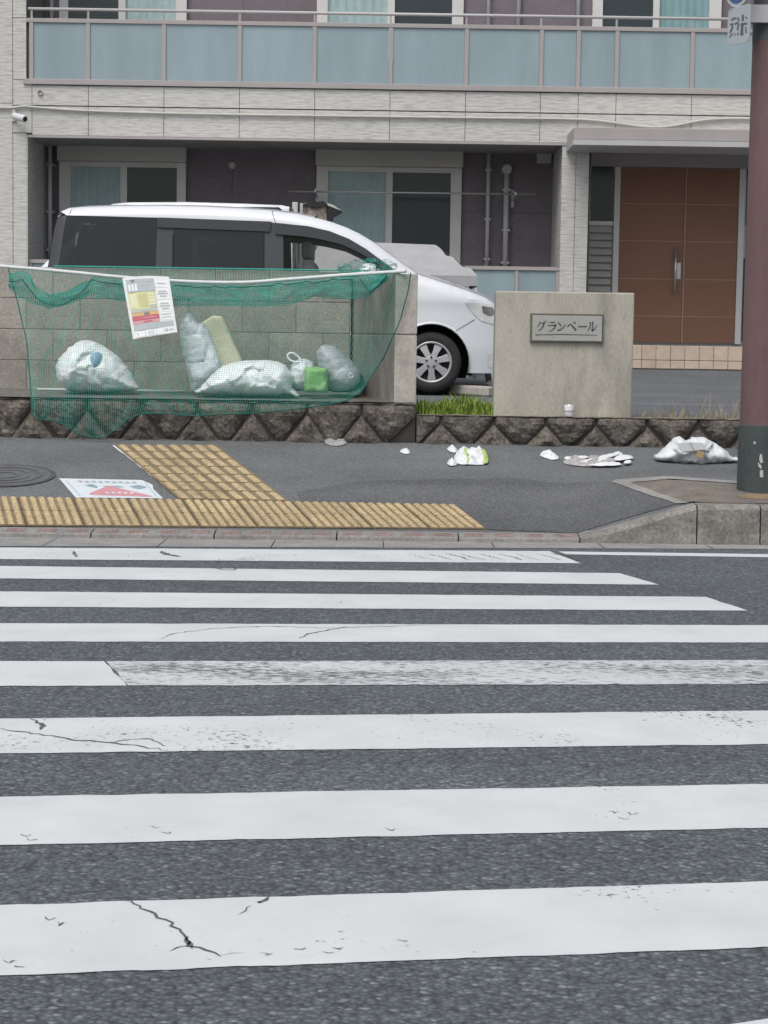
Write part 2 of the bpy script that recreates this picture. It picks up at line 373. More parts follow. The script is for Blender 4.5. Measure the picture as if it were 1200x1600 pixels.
B().add([(-400, -400, -.06), (400, -400, -.06), (400, 400, -.06), (-400, 400, -.06)], [(0, 1, 2, 3)]).build('ground', m_earth, kind='structure', label='bare ground beneath the street and the lot', base=(0, 0, -.06))
GA, GB = onz(0, 853.5), onz(1200, 858.5)
def gut_y(x): return GA.y + (GB.y - GA.y) * (x - GA.x) / (GB.x - GA.x)
road = B().add([(-60, -40, 0), (60, -40, 0), (60, gut_y(60), 0), (-60, gut_y(-60), 0)], [(0, 1, 2, 3)]).build('road', m_road, kind='structure', label='grey asphalt road with coarse aggregate', base=(0, 5, 0))
gut = B()
for i in range(-40, 40):
    x0, x1 = i * .6 + .003, i * .6 + .597
    gut.add([(x0, gut_y(x0), .002), (x1, gut_y(x1), .002), (x1, kerb_y(x1) + .01, -.004), (x0, kerb_y(x0) + .01, -.004)], [(0, 1, 2, 3)])
gut.build('gutter', m_gut, kind='structure', label='narrow concrete gutter strip at the foot of the kerb', base=(0, 10.3, 0))
B().add([(-60, gut_y(-60), -.012), (60, gut_y(60), -.012), (60, kerb_y(60) + .02, -.012), (-60, kerb_y(-60) + .02, -.012)], [(0, 1, 2, 3)]).build('gutter_bed', m_earth, kind='structure', label='dark joint bed under the gutter', base=(0, 10.3, -.012))

# painted crossing: top-left, top-right, bottom-right, bottom-left of every stripe as seen across the road
m_paint = paint('road_paint', .115)
m_paint2 = paint('road_paint_scuffed', .17)
m_worn = paint('road_paint_worn_through', .285, col=(.56, .575, .58), streak=(.45, 1.3, 1), under=(.15, .155, .16))
m_crack = mat('crack_tar', (.11, .115, .12), .95, var=.3, scale=40)
ST = [
    ((-60, 855), (858, 861), (908, 880), (-60, 873), m_paint2),
    ((-60, 883.5), (968, 895.5), (1030, 913.5), (-60, 903), m_paint),
    ((-60, 923.5), (1103, 932.5), (1169, 954), (-60, 947.5), m_paint),
    ((-70, 973.5), (1290, 977), (1330, 1004), (-70, 1002), m_paint),
    ((-70, 1033), (162, 1033), (198, 1071), (-70, 1072), m_paint),
    ((166, 1033), (1300, 1031), (1320, 1068.5), (201, 1071), m_worn),
    ((-80, 1123.5), (1300, 1109), (1330, 1161), (-80, 1178), m_paint2),
    ((-80, 1246), (1310, 1223), (1340, 1290), (-80, 1322), m_paint),
    ((-90, 1417), (1320, 1373), (1360, 1474), (-90, 1527), m_paint),
    ((900, 1637), (1330, 1571), (1370, 1720), (880, 1780), m_paint),
    ((-120, 1668), (850, 1646), (840, 1800), (-120, 1830), m_paint)]
def stripe(corners, m, z, name, wob=.006):
    a, b2, c, d = [onz(x, y, z) for x, y in corners]; bld = B(); rnd = random.Random(hash(corners[1]) & 0xffff)
    def edge(p, q, k):
        out = []
        for i in range(k):
            t = i / k; s = p.lerp(q, t); n = Vector((-(q - p).y, (q - p).x, 0)).normalized()
            out.append(s + n * (noise.noise(Vector((s.x * 9, s.y * 9, 3))) * wob + noise.noise(Vector((s.x * 33, s.y * 33, 8))) * wob * .6) * (1 if 0 < i else 0))
        return out
    kx = max(6, int((b2 - a).length / .025)); ky = 8
    ring = edge(a, b2, kx) + edge(b2, c, ky) + edge(c, d, kx) + edge(d, a, ky)
    bld.add(ring, [tuple(range(len(ring)))])
    return bld.build(name, m, road)
SOBJ = [stripe(s[:4], s[4], .002, 'crosswalk_stripe') for s in ST]
stripe(((872, 861.5), (1330, 867.5), (1330, 872.5), (884, 866)), m_paint, .002, 'edge_line', wob=.002)
def crack(pts, wpx, parent, z=.0035):
    """a jagged crack: photo points and its width in metres at each"""
    P = [onz(x, y, z) for x, y in pts]; path = []
    rnd = random.Random(int(pts[0][0] * 13 + pts[0][1]))
    for i in range(len(P) - 1):
        n = max(2, int((P[i + 1] - P[i]).length / .018))
        for k in range(n):
            q = P[i].lerp(P[i + 1], k / n); path.append((q + Vector((rnd.uniform(-1, 1) * .007, rnd.uniform(-1, 1) * .009, 0)), (i + k / n) / (len(P) - 1)))
    path.append((P[-1], 1)); V = []; Fc = []
    for i, (p, t) in enumerate(path):
        a = path[max(i - 1, 0)][0]; b2 = path[min(i + 1, len(path) - 1)][0]; d = (b2 - a).normalized(); n = Vector((-d.y, d.x, 0))
        wv = wpx * (.35 + .9 * abs(noise.noise(p * 21))) * (math.sin(math.pi * min(1, max(0, t))) ** .5 + .15)
        V += [p + n * wv, p - n * wv]
    for i in range(len(path) - 1): Fc.append((2 * i, 2 * i + 1, 2 * i + 3, 2 * i + 2))
    B().add(V, Fc).build('crack', m_crack, parent)
crack([(196, 1405), (222, 1420), (250, 1432), (272, 1447), (290, 1462), (297, 1478), (318, 1484), (345, 1494)], .006, SOBJ[8])
crack([(297, 1478), (265, 1486)], .003, SOBJ[8]); crack([(342, 1494), (384, 1488)], .002, SOBJ[8])
crack([(290, 1462), (300, 1482)], .010, SOBJ[8])
crack([(418, 1400), (408, 1412), (398, 1408)], .006, SOBJ[8]); crack([(372, 1428), (392, 1414)], .003, SOBJ[8])
crack([(-5, 1137), (60, 1147), (120, 1156), (165, 1160), (200, 1163), (262, 1172)], .006, SOBJ[6])
crack([(165, 1160), (230, 1153), (262, 1166)], .004, SOBJ[6]); crack([(50, 1122), (70, 1134), (62, 1140)], .008, SOBJ[6])
crack([(250, 999), (268, 990), (330, 982), (420, 978), (520, 981), (640, 977), (760, 979)], .0045, SOBJ[3])
crack([(470, 997), (482, 990), (515, 984), (545, 978)], .006, SOBJ[3])
crack([(250, 861), (262, 866), (282, 870)], .02, SOBJ[0]); crack([(115, 861), (120, 870)], .012, SOBJ[0])
crack([(335, 888), (364, 891), (372, 888)], .012, SOBJ[1])
for k, x in enumerate((640, 668, 694, 720, 748, 776, 806, 838, 862)):
    crack([(x, 864 + k % 2), (x + 16 + 6 * (k % 3), 870), (x + 40, 875)], .004 + .002 * (k % 3), SOBJ[0])
for x, y in ((30, 1302), (40, 1310), (232, 1290), (250, 1298), (600, 1293), (950, 1266), (965, 1276), (980, 1268), (70, 1432), (85, 1440), (8, 1500), (20, 1508), (410, 1488), (460, 1480), (505, 1486), (520, 1478), (620, 1468)):
    crack([(x, y), (x + 9, y + 4), (x + 18, y + 1)], .0025, SOBJ[7] if y < 1400 else SOBJ[8])

# kerb: low pink-barred blocks at the ramp, a flared stone, then full-height stones
kerb = empty('kerb', (0, 10.6, 0), 'weathered concrete kerb with a low ramp section on the left', None, None, 'structure')
def kerb_stone(x0, x1, name='kerb_stone', m=m_kerb, depth=.17):
    bld = B(); n = max(2, int((x1 - x0) / .05)); V = []; Fc = []; g = .004
    for i in range(n + 1):
        x = x0 + g + (x1 - x0 - 2 * g) * i / n; y = kerb_y(x); z = kerb_z(x); r = min(.025, z * .5)
        ch = 1 + .5 * noise.noise(Vector((x * 9, 1, 2))) if z > .06 else .8
        o = .006 * noise.noise(Vector((x * 6, 4, 2))) if z > .06 else 0
        for p in ((y + o, -.06), (y + .012 + o, z - r * ch), (y + .012 + r * ch, z), (y + depth, z + .012 if z < .05 else z), (y + depth, -.06)):
            V.append((x, p[0], p[1]))
    for i in range(n):
        for k in range(5): Fc.append((i * 5 + k, i * 5 + (k + 1) % 5, i * 5 + 5 + (k + 1) % 5, i * 5 + 5 + k))
    Fc += [(0, 1, 2, 3, 4), tuple(n * 5 + k for k in (4, 3, 2, 1, 0))]
    return bld.add(V, Fc).build(name, m, kerb)
x = XF0
while x > -6.5:
    o = kerb_stone(x - .68, x, m=m_ramp_kerb)
    for k in range(4):                                                    # the faded pink grip bars let into each block
        c = x - .68 + .085 + k * .17; bb = B()
        for j in range(3):
            yy = kerb_y(c) + .035 + j * .034; zz = .022 + .012 * (yy - kerb_y(c)) / .17
            bb.box(c - .052, c + .052, yy, yy + .024, zz - .01, zz + .004)
        bb.build('grip_bar', m_pinkbar, o)
    x -= .68
kerb_stone(XF0, XF1)
xj = [XF1, onz(1187, 850).x]
while xj[-1] < 6.5: xj.append(xj[-1] + .6)
for a, b2 in zip(xj, xj[1:]): kerb_stone(a, b2)

# pavement: one sheet rising from the kerb to the stone wall
XD = [onwalk(1062, 789), onwalk(962, 752)]
def sheet(x0, x1, yf0, yf1, nx, ny, zf, lift=0):
    V = []; Fc = []
    for i in range(nx + 1):
        x = x0 + (x1 - x0) * i / nx
        for j in range(ny + 1):
            y = yf0(x) + (yf1(x) - yf0(x)) * j / ny
            V.append((x, y, zf(x, y) + lift))
    for i in range(nx):
        for j in range(ny): a = i * (ny + 1) + j; Fc.append((a, a + ny + 1, a + ny + 2, a + 1))
    return V, Fc
wz = lambda x, y: walk_z(x, y) + .003 * noise.noise(Vector((x * 1.7, y * 1.7, 0)))
V, Fc = sheet(-12, 12, lambda x: kerb_y(x) + .165, lambda x: YW + .06, 240, 26, wz)
walk = B().add(V, Fc).build('sidewalk', m_walk, kind='structure', label='smooth grey asphalt pavement rising to the stone wall', base=(0, 12, .2), smooth=True)
def patch_on_walk(px, name, m, parent=None, lift=.004, step=.12, jag=.012, **kw):
    P = [onwalk(x, y) for x, y in px]; poly = []
    for i in range(len(P)):
        a, b2 = P[i], P[(i + 1) % len(P)]; n = max(1, int((b2 - a).length / .05))
        for k in range(n):
            q = a.lerp(b2, k / n); poly.append((q.x + jag * noise.noise(q * 8), q.y + jag * noise.noise(q * 8 + Vector((5, 5, 5)))))
    pts, fs, bd = polygrid(poly, step)
    return B().add([(x, y, wz(x, y) + lift) for x, y in pts], fs).build(name, m, parent, **kw)
patch_on_walk([(762, 828), (712, 790), (470, 786), (462, 770), (560, 752), (800, 748), (960, 753), (1058, 787), (905, 832)], 'ramp_surface', m_walk_new, walk)
patch_on_walk([(1066, 786), (968, 754), (1160, 757), (1330, 760), (1330, 789), (1100, 786)], 'old_concrete_patch', m_old_walk, walk)
patch_on_walk([(1058, 788), (955, 753.5), (965, 751), (1160, 754), (1330, 757), (1330, 761), (1160, 758), (985, 755.5), (1076, 787)], 'concrete_strip', m_gut, walk, lift=.008, jag=.006)

# tactile paving -----------------------------------------------------------------
m_tacd = mat('dirty_tile_ground', (.215, .168, .10), .9, var=.25, scale=8, fine=.25, fscale=60)
m_tac = mat('yellow_paving_tile', (.46, .36, .205), .85, var=.22, scale=8, fine=.22, fscale=60, bump=.3, rand=.10, tint=(.26, .21, .14), tint_amt=.5, tscale=4)
m_tacbed = mat('tile_bed', (.09, .075, .05), .95, var=.3, scale=20)
def bil(q):
    a, b2, c, d = q
    def f(u, v, h=0):
        p = (a * (1 - u) + b2 * u) * (1 - v) + (d * (1 - u) + c * u) * v
        return Vector((p.x, p.y, walk_z(p.x, p.y) + h))
    return f
tac = empty('tactile_paving', onwalk(330, 760), 'yellow tactile paving: a dotted band along the kerb and a barred strip', None, None, 'structure')
def tile(f, u0, u1, v0, v1, kind, gap):
    bld = B(); gu, gv = gap; u0 += gu; u1 -= gu; v0 += gv; v1 -= gv
    def P(s, t, h): return f(u0 + (u1 - u0) * s, v0 + (v1 - v0) * t, h)
    top = [P(0, 0, .011), P(1, 0, .011), P(1, 1, .011), P(0, 1, .011)]; bot = [P(0, 0, -.01), P(1, 0, -.01), P(1, 1, -.01), P(0, 1, -.01)]
    bld.add(top + bot, [(0, 1, 2, 3)] + [(i, i + 4, (i + 1) % 4 + 4, (i + 1) % 4) for i in range(4)])
    bld.cur = 1
    def bump(s0, s1, t0, t1, e=.2):
        ds, dt = (s1 - s0) * e, (t1 - t0) * e * (.3 if kind == 'bar' else 1)
        V = [P(s0, t0, .011), P(s1, t0, .011), P(s1, t1, .011), P(s0, t1, .011)] + [P(s0 + ds, t0 + dt, .019), P(s1 - ds, t0 + dt, .019), P(s1 - ds, t1 - dt, .019), P(s0 + ds, t1 - dt, .019)]
        bld.add(V, [(4, 5, 6, 7)] + [(i, (i + 1) % 4, (i + 1) % 4 + 4, i + 4) for i in range(4)])
    if kind == 'bar':
        for k in range(4): bump(.06 + k * .25, .06 + k * .25 + .13, .085, .915)
    else:
        for i in range(6):
            for j in range(6): bump(.035 + i / 6, .035 + i / 6 + .105, .035 + j / 6, .035 + j / 6 + .105)
    return bld.build('tactile_tile', [m_tacd, m_tac], tac)
fb = bil([onwalk(-58, 777.5), onwalk(712, 791), onwalk(760, 828), onwalk(-50, 822.5)])
fs_ = bil([onwalk(178, 697), onwalk(338, 697.5), onwalk(452, 785), onwalk(280, 782)])
for i in range(9):
    for j in range(2): tile(fb, i / 9, (i + 1) / 9, j / 2, (j + 1) / 2, 'dot', (.0016, .009))
rows = [0]
for j in range(7): rows.append(rows[-1] + 1)
for j in range(7):
    for i in range(2): tile(fs_, i / 2, (i + 1) / 2, j / 7, (j + 1) / 7, 'bar', (.004, .005))
bb = B()
for f in (fb, fs_):
    n = 12; V = [f(i / n, j / n, .0045) for i in range(n + 1) for j in range(n + 1)]
    bb.add(V, [(i * (n + 1) + j, (i + 1) * (n + 1) + j, (i + 1) * (n + 1) + j + 1, i * (n + 1) + j + 1) for i in range(n) for j in range(n)])
bb.build('tile_bed', m_tacbed, tac)
m_white_print = mat('white_print', (.74, .76, .77), .6, var=.06, scale=20)
patch_on_walk([(175, 697), (179, 697), (214, 725), (238, 743), (262, 760), (257, 760), (232, 742), (208, 722)], 'edge_paint', m_white_print, tac, lift=.006, jag=.006)

# parking lot behind the wall -----------------------------------------------------
V, Fc = sheet(-14, 14, lambda x: YW + .08, lambda x: 30.0, 60, 120, lambda x, y: lot_z(y) + .004 * noise.noise(Vector((x, y, 0))))
B().add(V, Fc).build('parking_lot', m_lot, kind='structure', label='grey asphalt forecourt in front of the apartment block', base=(0, 20, .6), smooth=True)

# stone retaining walls -------------------------------------------------------------
m_stone = mat('dark_rough_stone', (.105, .094, .083), .95, var=.5, scale=9, fine=.4, fscale=45, bump=1.0, bscale=45, bdist=.012, rand=.16, tint=(.20, .178, .145), tint_amt=.7, tscale=5)
m_mortar = mat('dark_mortar', (.05, .046, .042), .95, var=.3, scale=12)  # dark mortar behind and between the stones
m_cap = mat('mossy_top', (.2, .185, .14), .95, var=.35, scale=8, fine=.3, fscale=50, bump=.6, tint=(.12, .13, .07), tint_amt=.6, tscale=5)
def stone_wall(joints, zt, xl, xr, label):
    w_ = empty('retaining_wall', ((xl + xr) / 2, YW + .1, ZW), label, 'wall', 'rough stone retaining walls', 'thing')
    B().box(xl, xr, YW + .035, YW + .30, ZW - .15, zt - .012).build('core', m_mortar, w_)
    z0 = ZW - .03; zj = zt - (zt - ZW) * .26; polys = []
    mids = [(a + b2) / 2 for a, b2 in zip(joints, joints[1:])]
    for i in range(len(joints) - 1):
        a, b2, m = joints[i], joints[i + 1], mids[i] + random.uniform(-.02, .02); j = lambda: random.uniform(-.025, .025)
        polys.append([(a, zt), (b2, zt), (b2, zj + j()), (m + .016 + j(), z0 + .015), (m - .016 + j(), z0 + .015), (a, zj + j())])
    for i in range(1, len(joints) - 1):
        a = joints[i]; polys.append([(a, zj), (mids[i] - .01, z0), (mids[i - 1] + .01, z0)])
    for q, poly in enumerate(polys):
        c = Vector((sum(p[0] for p in poly) / len(poly), sum(p[1] for p in poly) / len(poly)))
        P = []
        for p in poly:                                               # recessed joints: shrink every stone towards its middle
            d = Vector(p) - c; P.append(tuple(Vector(p) - d.normalized() * min(.011, d.length * .3)))
        P = [(px_, min(pz, zt)) for px_, pz in P]
        if max(p[0] for p in P) < xl or min(p[0] for p in P) > xr: continue
        P = [(max(xl, min(xr, p[0])), p[1]) for p in P]
        pts, fs, bd = polygrid(P, .03); V = []
        for (x_, z_), b_ in zip(pts, bd):
            d = 0 if b_ else poly_dist((x_, z_), P); k = min(1, d / .055)
            rough = .020 * noise.noise(Vector((x_ * 11, z_ * 11, q))) + .012 * noise.noise(Vector((x_ * 31, z_ * 31, q + 4)))
            V.append((x_, YW + .03 - .042 * math.sqrt(k) + rough * (.5 + 1.2 * k), z_))
        n = len(V); V += [(p[0], YW + .10, p[2]) for p in V]
        Fc = list(fs); ed = {}
        for f in fs:
            for a, b2 in zip(f, f[1:] + f[:1]): ed[(a, b2)] = 1
        for (a, b2) in list(ed):
            if (b2, a) not in ed: Fc.append((b2, a, a + n, b2 + n))
        B().add(V, Fc).build('stone', m_stone, w_)
    V, Fc = sheet(xl, xr, lambda x: YW + .012, lambda x: YW + .32, int((xr - xl) / .05), 5, lambda x, y: zt - .006 + .010 * noise.noise(Vector((x * 14, y * 14, 1))))
    B().add(V, Fc).build('top_surface', m_cap, w_, smooth=True)
    return w_
ZL, ZR = at(400, 627, YW).z, at(900, 651, YW).z
XE = at(650, 660, YW).x
JL = [at(p, 640, YW).x for p in (480, 565)]; per = .379
while JL[0] > -6: JL.insert(0, JL[0] - per)
JL.append(JL[-1] + per)
JR = [at(p, 670, YW).x for p in (689, 772, 853, 932, 1012, 1092, 1172)]; JR.insert(0, JR[0] - .36)
while JR[-1] < 6: JR.append(JR[-1] + .355)
stone_wall(JL, ZL, -6.0, XE - .004, 'taller dark stone retaining wall under the green net and block wall')
stone_wall(JR, ZR, XE + .004, 6.0, 'lower dark stone retaining wall in front of the nameplate pillar')

# block wall of the refuse niche ------------------------------------------------------
YB = 14.3
m_block = mat('grey_concrete_block', (.33, .31, .275), .92, var=.22, scale=4, fine=.2, fscale=60, bump=.5, bscale=90, rand=.10, tint=(.18, .172, .155), tint_amt=.6, tscale=2.2)
m_joint = mat('block_joint', (.25, .235, .21), .95, var=.2)
m_render = mat('dirty_wall_render', (.25, .238, .215), .92, var=.3, scale=4, fine=.2, fscale=55, bump=.4, tint=(.30, .285, .26), tint_amt=.7, tscale=3, stretch=(1.6, 1.6, .6))
m_endface = mat('brightened_end_concrete', (.43, .405, .36), .92, var=.14, scale=5, fine=.14, fscale=60, bump=.4, tint=(.2, .19, .17), tint_amt=.4, tscale=4)  # concrete brightened in its colour for the sky the end face meets
m_floor = mat('niche_floor_concrete', (.15, .145, .13), .92, var=.25, scale=4, fine=.25, fscale=50, bump=.4)
zb0 = ZL + .012
V, Fc = sheet(-6, XE - .01, lambda x: YW + .05, lambda x: YB + .2, 60, 12, lambda x, y: ZL + .004 + (y - YW) * .028 + .003 * noise.noise(Vector((x * 3, y * 3, 0))))
B().add(V, Fc).build('niche_floor', m_floor, kind='structure', label='concrete ledge where the rubbish bags are set out', base=(-2, YW + .6, ZL), smooth=True)
def floor_z(y): return ZL + .004 + (y - YW) * .028
bw = empty('block_wall', (-1.5, YB, ZL), 'grey concrete block wall behind the green rubbish net', 'wall', None, 'thing')
zb0 = floor_z(YB) - .02; zb1 = at(300, 420.5, YB).z; xbr = at(547, 500, YB).x
ch = (zb1 - zb0) / 4
B().box(-6, xbr, YB + .005, YB + .11, zb0 - .1, zb1 - .006).build('core', m_joint, bw)
blk_cache = {}
for r_ in range(4):
    x = xbr - (.2 if r_ % 2 else 0)
    if r_ % 2: B().box(xbr - .196, xbr - .003, YB, YB + .12, zb0 + r_ * ch + .0025, zb0 + (r_ + 1) * ch - .0025).build('concrete_block', m_block, bw, bevel=.003)
    while x > -5.9:
        key = 'b%d' % r_
        if key not in blk_cache:
            o = B().box(x - .397, x - .003, YB, YB + .12, zb0 + r_ * ch + .0025, zb0 + (r_ + 1) * ch - .0025).build('concrete_block', m_block, bw, bevel=.003); blk_cache[key] = (o, x)
        else:
            o0, x0 = blk_cache[key]; o = o0.copy(); C.objects.link(o); o.location = o0.location + Vector((x - x0, 0, 0))
        x -= .4
# the side return; its front end is coloured lighter for the skylight on it

YE = YW + .06
fl, fr, bl = at(617, 520, YE).x, at(652, 520, YE).x, xbr
zr1 = at(635, 428, YE).z; _cp = [(at(617, 520, YE).x + .006, YE + .006), (at(652, 520, YE).x - .006, YE + .006), (xbr + .154, YB + .09), (xbr + .006, YB + .09)]
B().prism([(x, y, ZL) for x, y in _cp], (0, 0, zr1 - ZL - .01)).build('side_wall_core', m_joint, bw)
zsplit = at(635, 523, YE).z
for z0, z1 in ((ZL - .01, zsplit - .003), (zsplit + .003, zr1)):
    bld = B(); plan = [(fl, YE), (fr, YE), (bl + .16, YB + .1), (bl, YB + .1)]
    V = [(x, y, z) for z in (z0, z1) for x, y in plan]
    bld.add(V, [(0, 1, 5, 4)]); bld.cur = 1; bld.add(V, [(1, 2, 6, 5), (2, 3, 7, 6), (3, 0, 4, 7), (4, 5, 6, 7), (3, 2, 1, 0)])
    o = bld.build('side_wall_block', [m_endface, m_render], bw, bevel=.007)
    bmm = bmesh.new(); bmm.from_mesh(o.data); bmesh.ops.remove_doubles(bmm, verts=bmm.verts[:], dist=.0005); bmesh.ops.recalc_face_normals(bmm, faces=bmm.faces[:]); bmm.to_mesh(o.data); bmm.free()

# gate pillar with nameplate ----------------------------------------------------------
YP = YW + .16
m_pil = mat('stained_pillar_concrete', (.43, .41, .35), .92, var=.13, scale=3, fine=.1, fscale=50, bump=.35, tint=(.25, .24, .205), tint_amt=.75, tscale=1.9, stretch=(1.6, 1.6, .6))
m_plate = mat('pale_stone_plate', (.36, .365, .34), .7, var=.08, scale=8, fine=.08, fscale=70)
m_plate_edge = mat('plate_edge_shadow', (.12, .115, .1), .8, var=.2)  # dark border, the shadow round the plate put into its colour
m_ink = mat('engraved_lettering', (.085, .085, .08), .8, var=.15, scale=20)
pa, pb = at(772, 600, YP), at(988, 600, YP)
zp0, zp1 = ZR - .02, at(880, 456, YP).z
gp = empty('gate_pillar', ((pa.x + pb.x) / 2, YP + .1, ZR), 'square beige concrete gate pillar carrying the nameplate', 'pillar', None, 'thing')
B().box(pa.x, pb.x, YP, YP + .20, zp0, zp1).build('pillar_body', m_pil, gp, bevel=.010)
q0, q1 = at(829, 489.5, YP - .02), at(942, 536, YP - .02)
np_ = B().box(q0.x, q1.x, YP - .026, YP + .004, q1.z, q0.z).build('nameplate', m_plate_edge, gp, bevel=.003)
B().box(q0.x + .014, q1.x - .010, YP - .0295, YP - .02, q1.z + .012, q0.z - .012).build('plate_face', m_plate, np_)
def zm(u, v): p = at(800 + u / 7.06, 470 + v / 7.06, YP - .0292); return p
KANA = [
    [(318, 230, 9), (300, 262, 12), (280, 286, 5)], [(312, 247, 8), (340, 247, 11), (356, 243, 15)], [(354, 240, 18), (345, 275, 17), (322, 312, 12), (283, 336, 5)],
    [(350, 220, 6), (360, 240, 11)], [(371, 216, 6), (383, 236, 11)],
    [(410, 238, 8), (440, 240, 13), (476, 234, 13)], [(392, 272, 9), (440, 273, 14), (486, 266, 17)], [(484, 264, 18), (468, 300, 15), (440, 325, 11), (404, 340, 4)],
    [(503, 236, 6), (525, 256, 18), (542, 276, 12)], [(503, 322, 22), (530, 322, 16), (562, 298, 11), (596, 254, 5)],
    [(606, 288, 8), (628, 270, 17), (648, 256, 14), (676, 290, 20), (706, 328, 24)],
    [(690, 230, 7), (701, 237, 7), (701, 248, 7), (690, 254, 7), (680, 248, 7), (680, 237, 7), (691, 230, 7)],
    [(729, 280, 12), (755, 284, 14), (800, 284, 14), (829, 282, 16)],
    [(862, 234, 15), (864, 270, 14), (852, 308, 10), (830, 335, 4)], [(890, 228, 17), (888, 280, 15), (884, 334, 18)], [(884, 332, 16), (912, 312, 11), (940, 264, 4)],
    [(257, 376, 11), (330, 374, 7), (560, 370, 11), (760, 376, 8), (944, 378, 5)]]
bld = B(); strokes(bld, KANA, zm, .0018, (0, -1, 0)); bld.build('lettering', m_ink, np_, label='dark brushed katakana lettering reading グランペール with an underline')

# ================================================================== THE APARTMENT BLOCK
YF, YR, YD = 23.3, 24.6, 24.25
m_sid = siding('pale_ribbed_siding', (.57, .562, .532))
m_core = mat('dark_joint', (.12, .12, .115), .9, var=.1)
m_trim = mat('greige_metal_trim', (.38, .355, .345), .5, var=.05, scale=3)
m_trim_l = mat('pale_metal_trim', (.47, .465, .46), .5, var=.05, scale=3)
m_purple = mat('mauve_brown_cladding', (.19, .165, .185), .8, var=.12, scale=3, fine=.12, fscale=45, bump=.3, rand=.05)
m_frost = mat('frosted_blue_glass', (.28, .36, .395), .22, var=.12, scale=1.6, spec=.5, rand=.05, stretch=(1.5, 1, .35))
m_alu = mat('window_frame_aluminium', (.66, .65, .625), .45, var=.05, scale=4)
m_shut = mat('shutter_box_metal', (.50, .49, .465), .5, var=.05, scale=4)
m_curt = mat('teal_curtain', (.60, .78, .78), .9, var=.12, scale=6)
m_curt2 = mat('bright_cyan_curtain', (.36, .58, .60), .9, var=.1, scale=6)
m_dark = mat('dark_room', (.03, .038, .042), .9, var=.2, scale=3)
m_pane = mat('window_pane', (.05, .08, .085), .04, var=.02, alpha=.12, spec=.5)
m_screen = mat('insect_screen_pane', (.04, .055, .062), .15, var=.05, alpha=.72, spec=.5)
m_door = mat('red_brown_door', (.25, .128, .082), .55, var=.06, scale=3, stretch=(1, 1, 6))
m_doorline = mat('door_groove', (.38, .23, .165), .5, var=.05)
m_steel = mat('brushed_steel', (.55, .54, .53), .35, var=.05, metal=.8)
m_pipe = mat('grey_drain_pipe', (.52, .52, .53), .5, var=.06, scale=6)
m_tile = mat('beige_step_tile', (.52, .42, .335), .7, var=.12, scale=10, rand=.07)
m_soff = mat('soffit_board', (.30, .29, .28), .8, var=.06)
m_slabs = mat('terrace_concrete', (.28, .28, .27), .9, var=.15)
m_cable = mat('pale_cable', (.50, .49, .45), .6, var=.06)
m_black = mat('black_plastic', (.02, .02, .022), .5, var=.1)

bd = empty('apartment_building', (0, YF, .8), 'pale two storey apartment block with frosted balcony and brown entrance doors', 'building')
def zf(y, Y=YF, x=600): return at(x, y, Y).z
def xf(x, Y=YF, y=180): return at(x, y, Y).x
def panel(xa, xb, za, zb, Y=YF, m=m_sid, name='siding_panel', th=.022, g=.0035):
    return B().box(xa + g, xb - g, Y, Y + th, min(za, zb) + g, max(za, zb) - g).build(name, m, bd)
XL, XR = xf(-330), xf(1500)
# solid masses
pbox('structure_wall', m_purple, bd, XL, XR, YR + .001, 31.0, .5, 8.2)
pbox('floor_slab', m_soff, bd, xf(42), XR, YF + .05, YR + .002, zf(221), zf(139))
pbox('beam_core', m_core, bd, xf(10), XR, YF + .018, YF + .06, zf(221.5), zf(139.5))
pbox('column_core', m_core, bd, XL, xf(41.5), YF + .018, YR + .002, .6, 8.2)
# recessed mauve cladding boards
xs = [xf(p, YR, 300) for p in (44, 158, 290, 363, 492, 560, 640, 722, 800, 876)]
for a, b2 in zip(xs, xs[1:]):
    for za, zb in ((.7, zf(330, YR)), (zf(330, YR), zf(219, YR))): panel(a, b2, za, zb, YR - .016, m_purple, 'cladding_board', .014, .002)
xs = [xf(p, YR, 20) for p in (40, 150, 293, 380, 496, 600, 725, 816, 905, 1010, 1127, 1240, 1400)]
for a, b2 in zip(xs, xs[1:]): panel(a, b2, zf(142, YR), zf(-240, YR), YR - .016, m_purple, 'cladding_board', .014, .002)
# beam siding, two rows
jx = [50, 138, 256, 374, 491.5, 609, 727, 844, 903, 962, 1080, 1198, 1316, 1434]
X_ = [xf(p) for p in jx]
for a, b2 in zip(X_, X_[1:]):
    panel(a, b2, zf(172.5), zf(141)); panel(a, b2, zf(219), zf(173.5))
a, b2 = xf(20), xf(50)
for za, zb in ((zf(141 - 8), zf(36)), (zf(36), zf(-240))): panel(a, xf(41.5), za, zb)
panel(a, b2, zf(173), zf(133)); panel(a, b2, zf(216), zf(173.5)); panel(a, xf(42, YF, 300), .7, zf(216.5))
for za, zb in ((.7, zf(170)), (zf(170), zf(-240))):
    panel(XL + 2.2, xf(20), za, zb); panel(XL, XL + 2.2, za, zb)
# jamb of the recess, trims
pbox('recess_jamb', m_sid, bd, xf(41.5), xf(43), YF + .002, YR - .02, .7, zf(220.5))
pbox('beam_drip_trim', m_trim, bd, xf(42), xf(900), YF - .012, YF + .05, zf(223), zf(219))
pbox('balcony_sill_trim', m_trim, bd, xf(37), XR, YF - .03, YF + .08, zf(140), zf(131.5), bevel=.004)
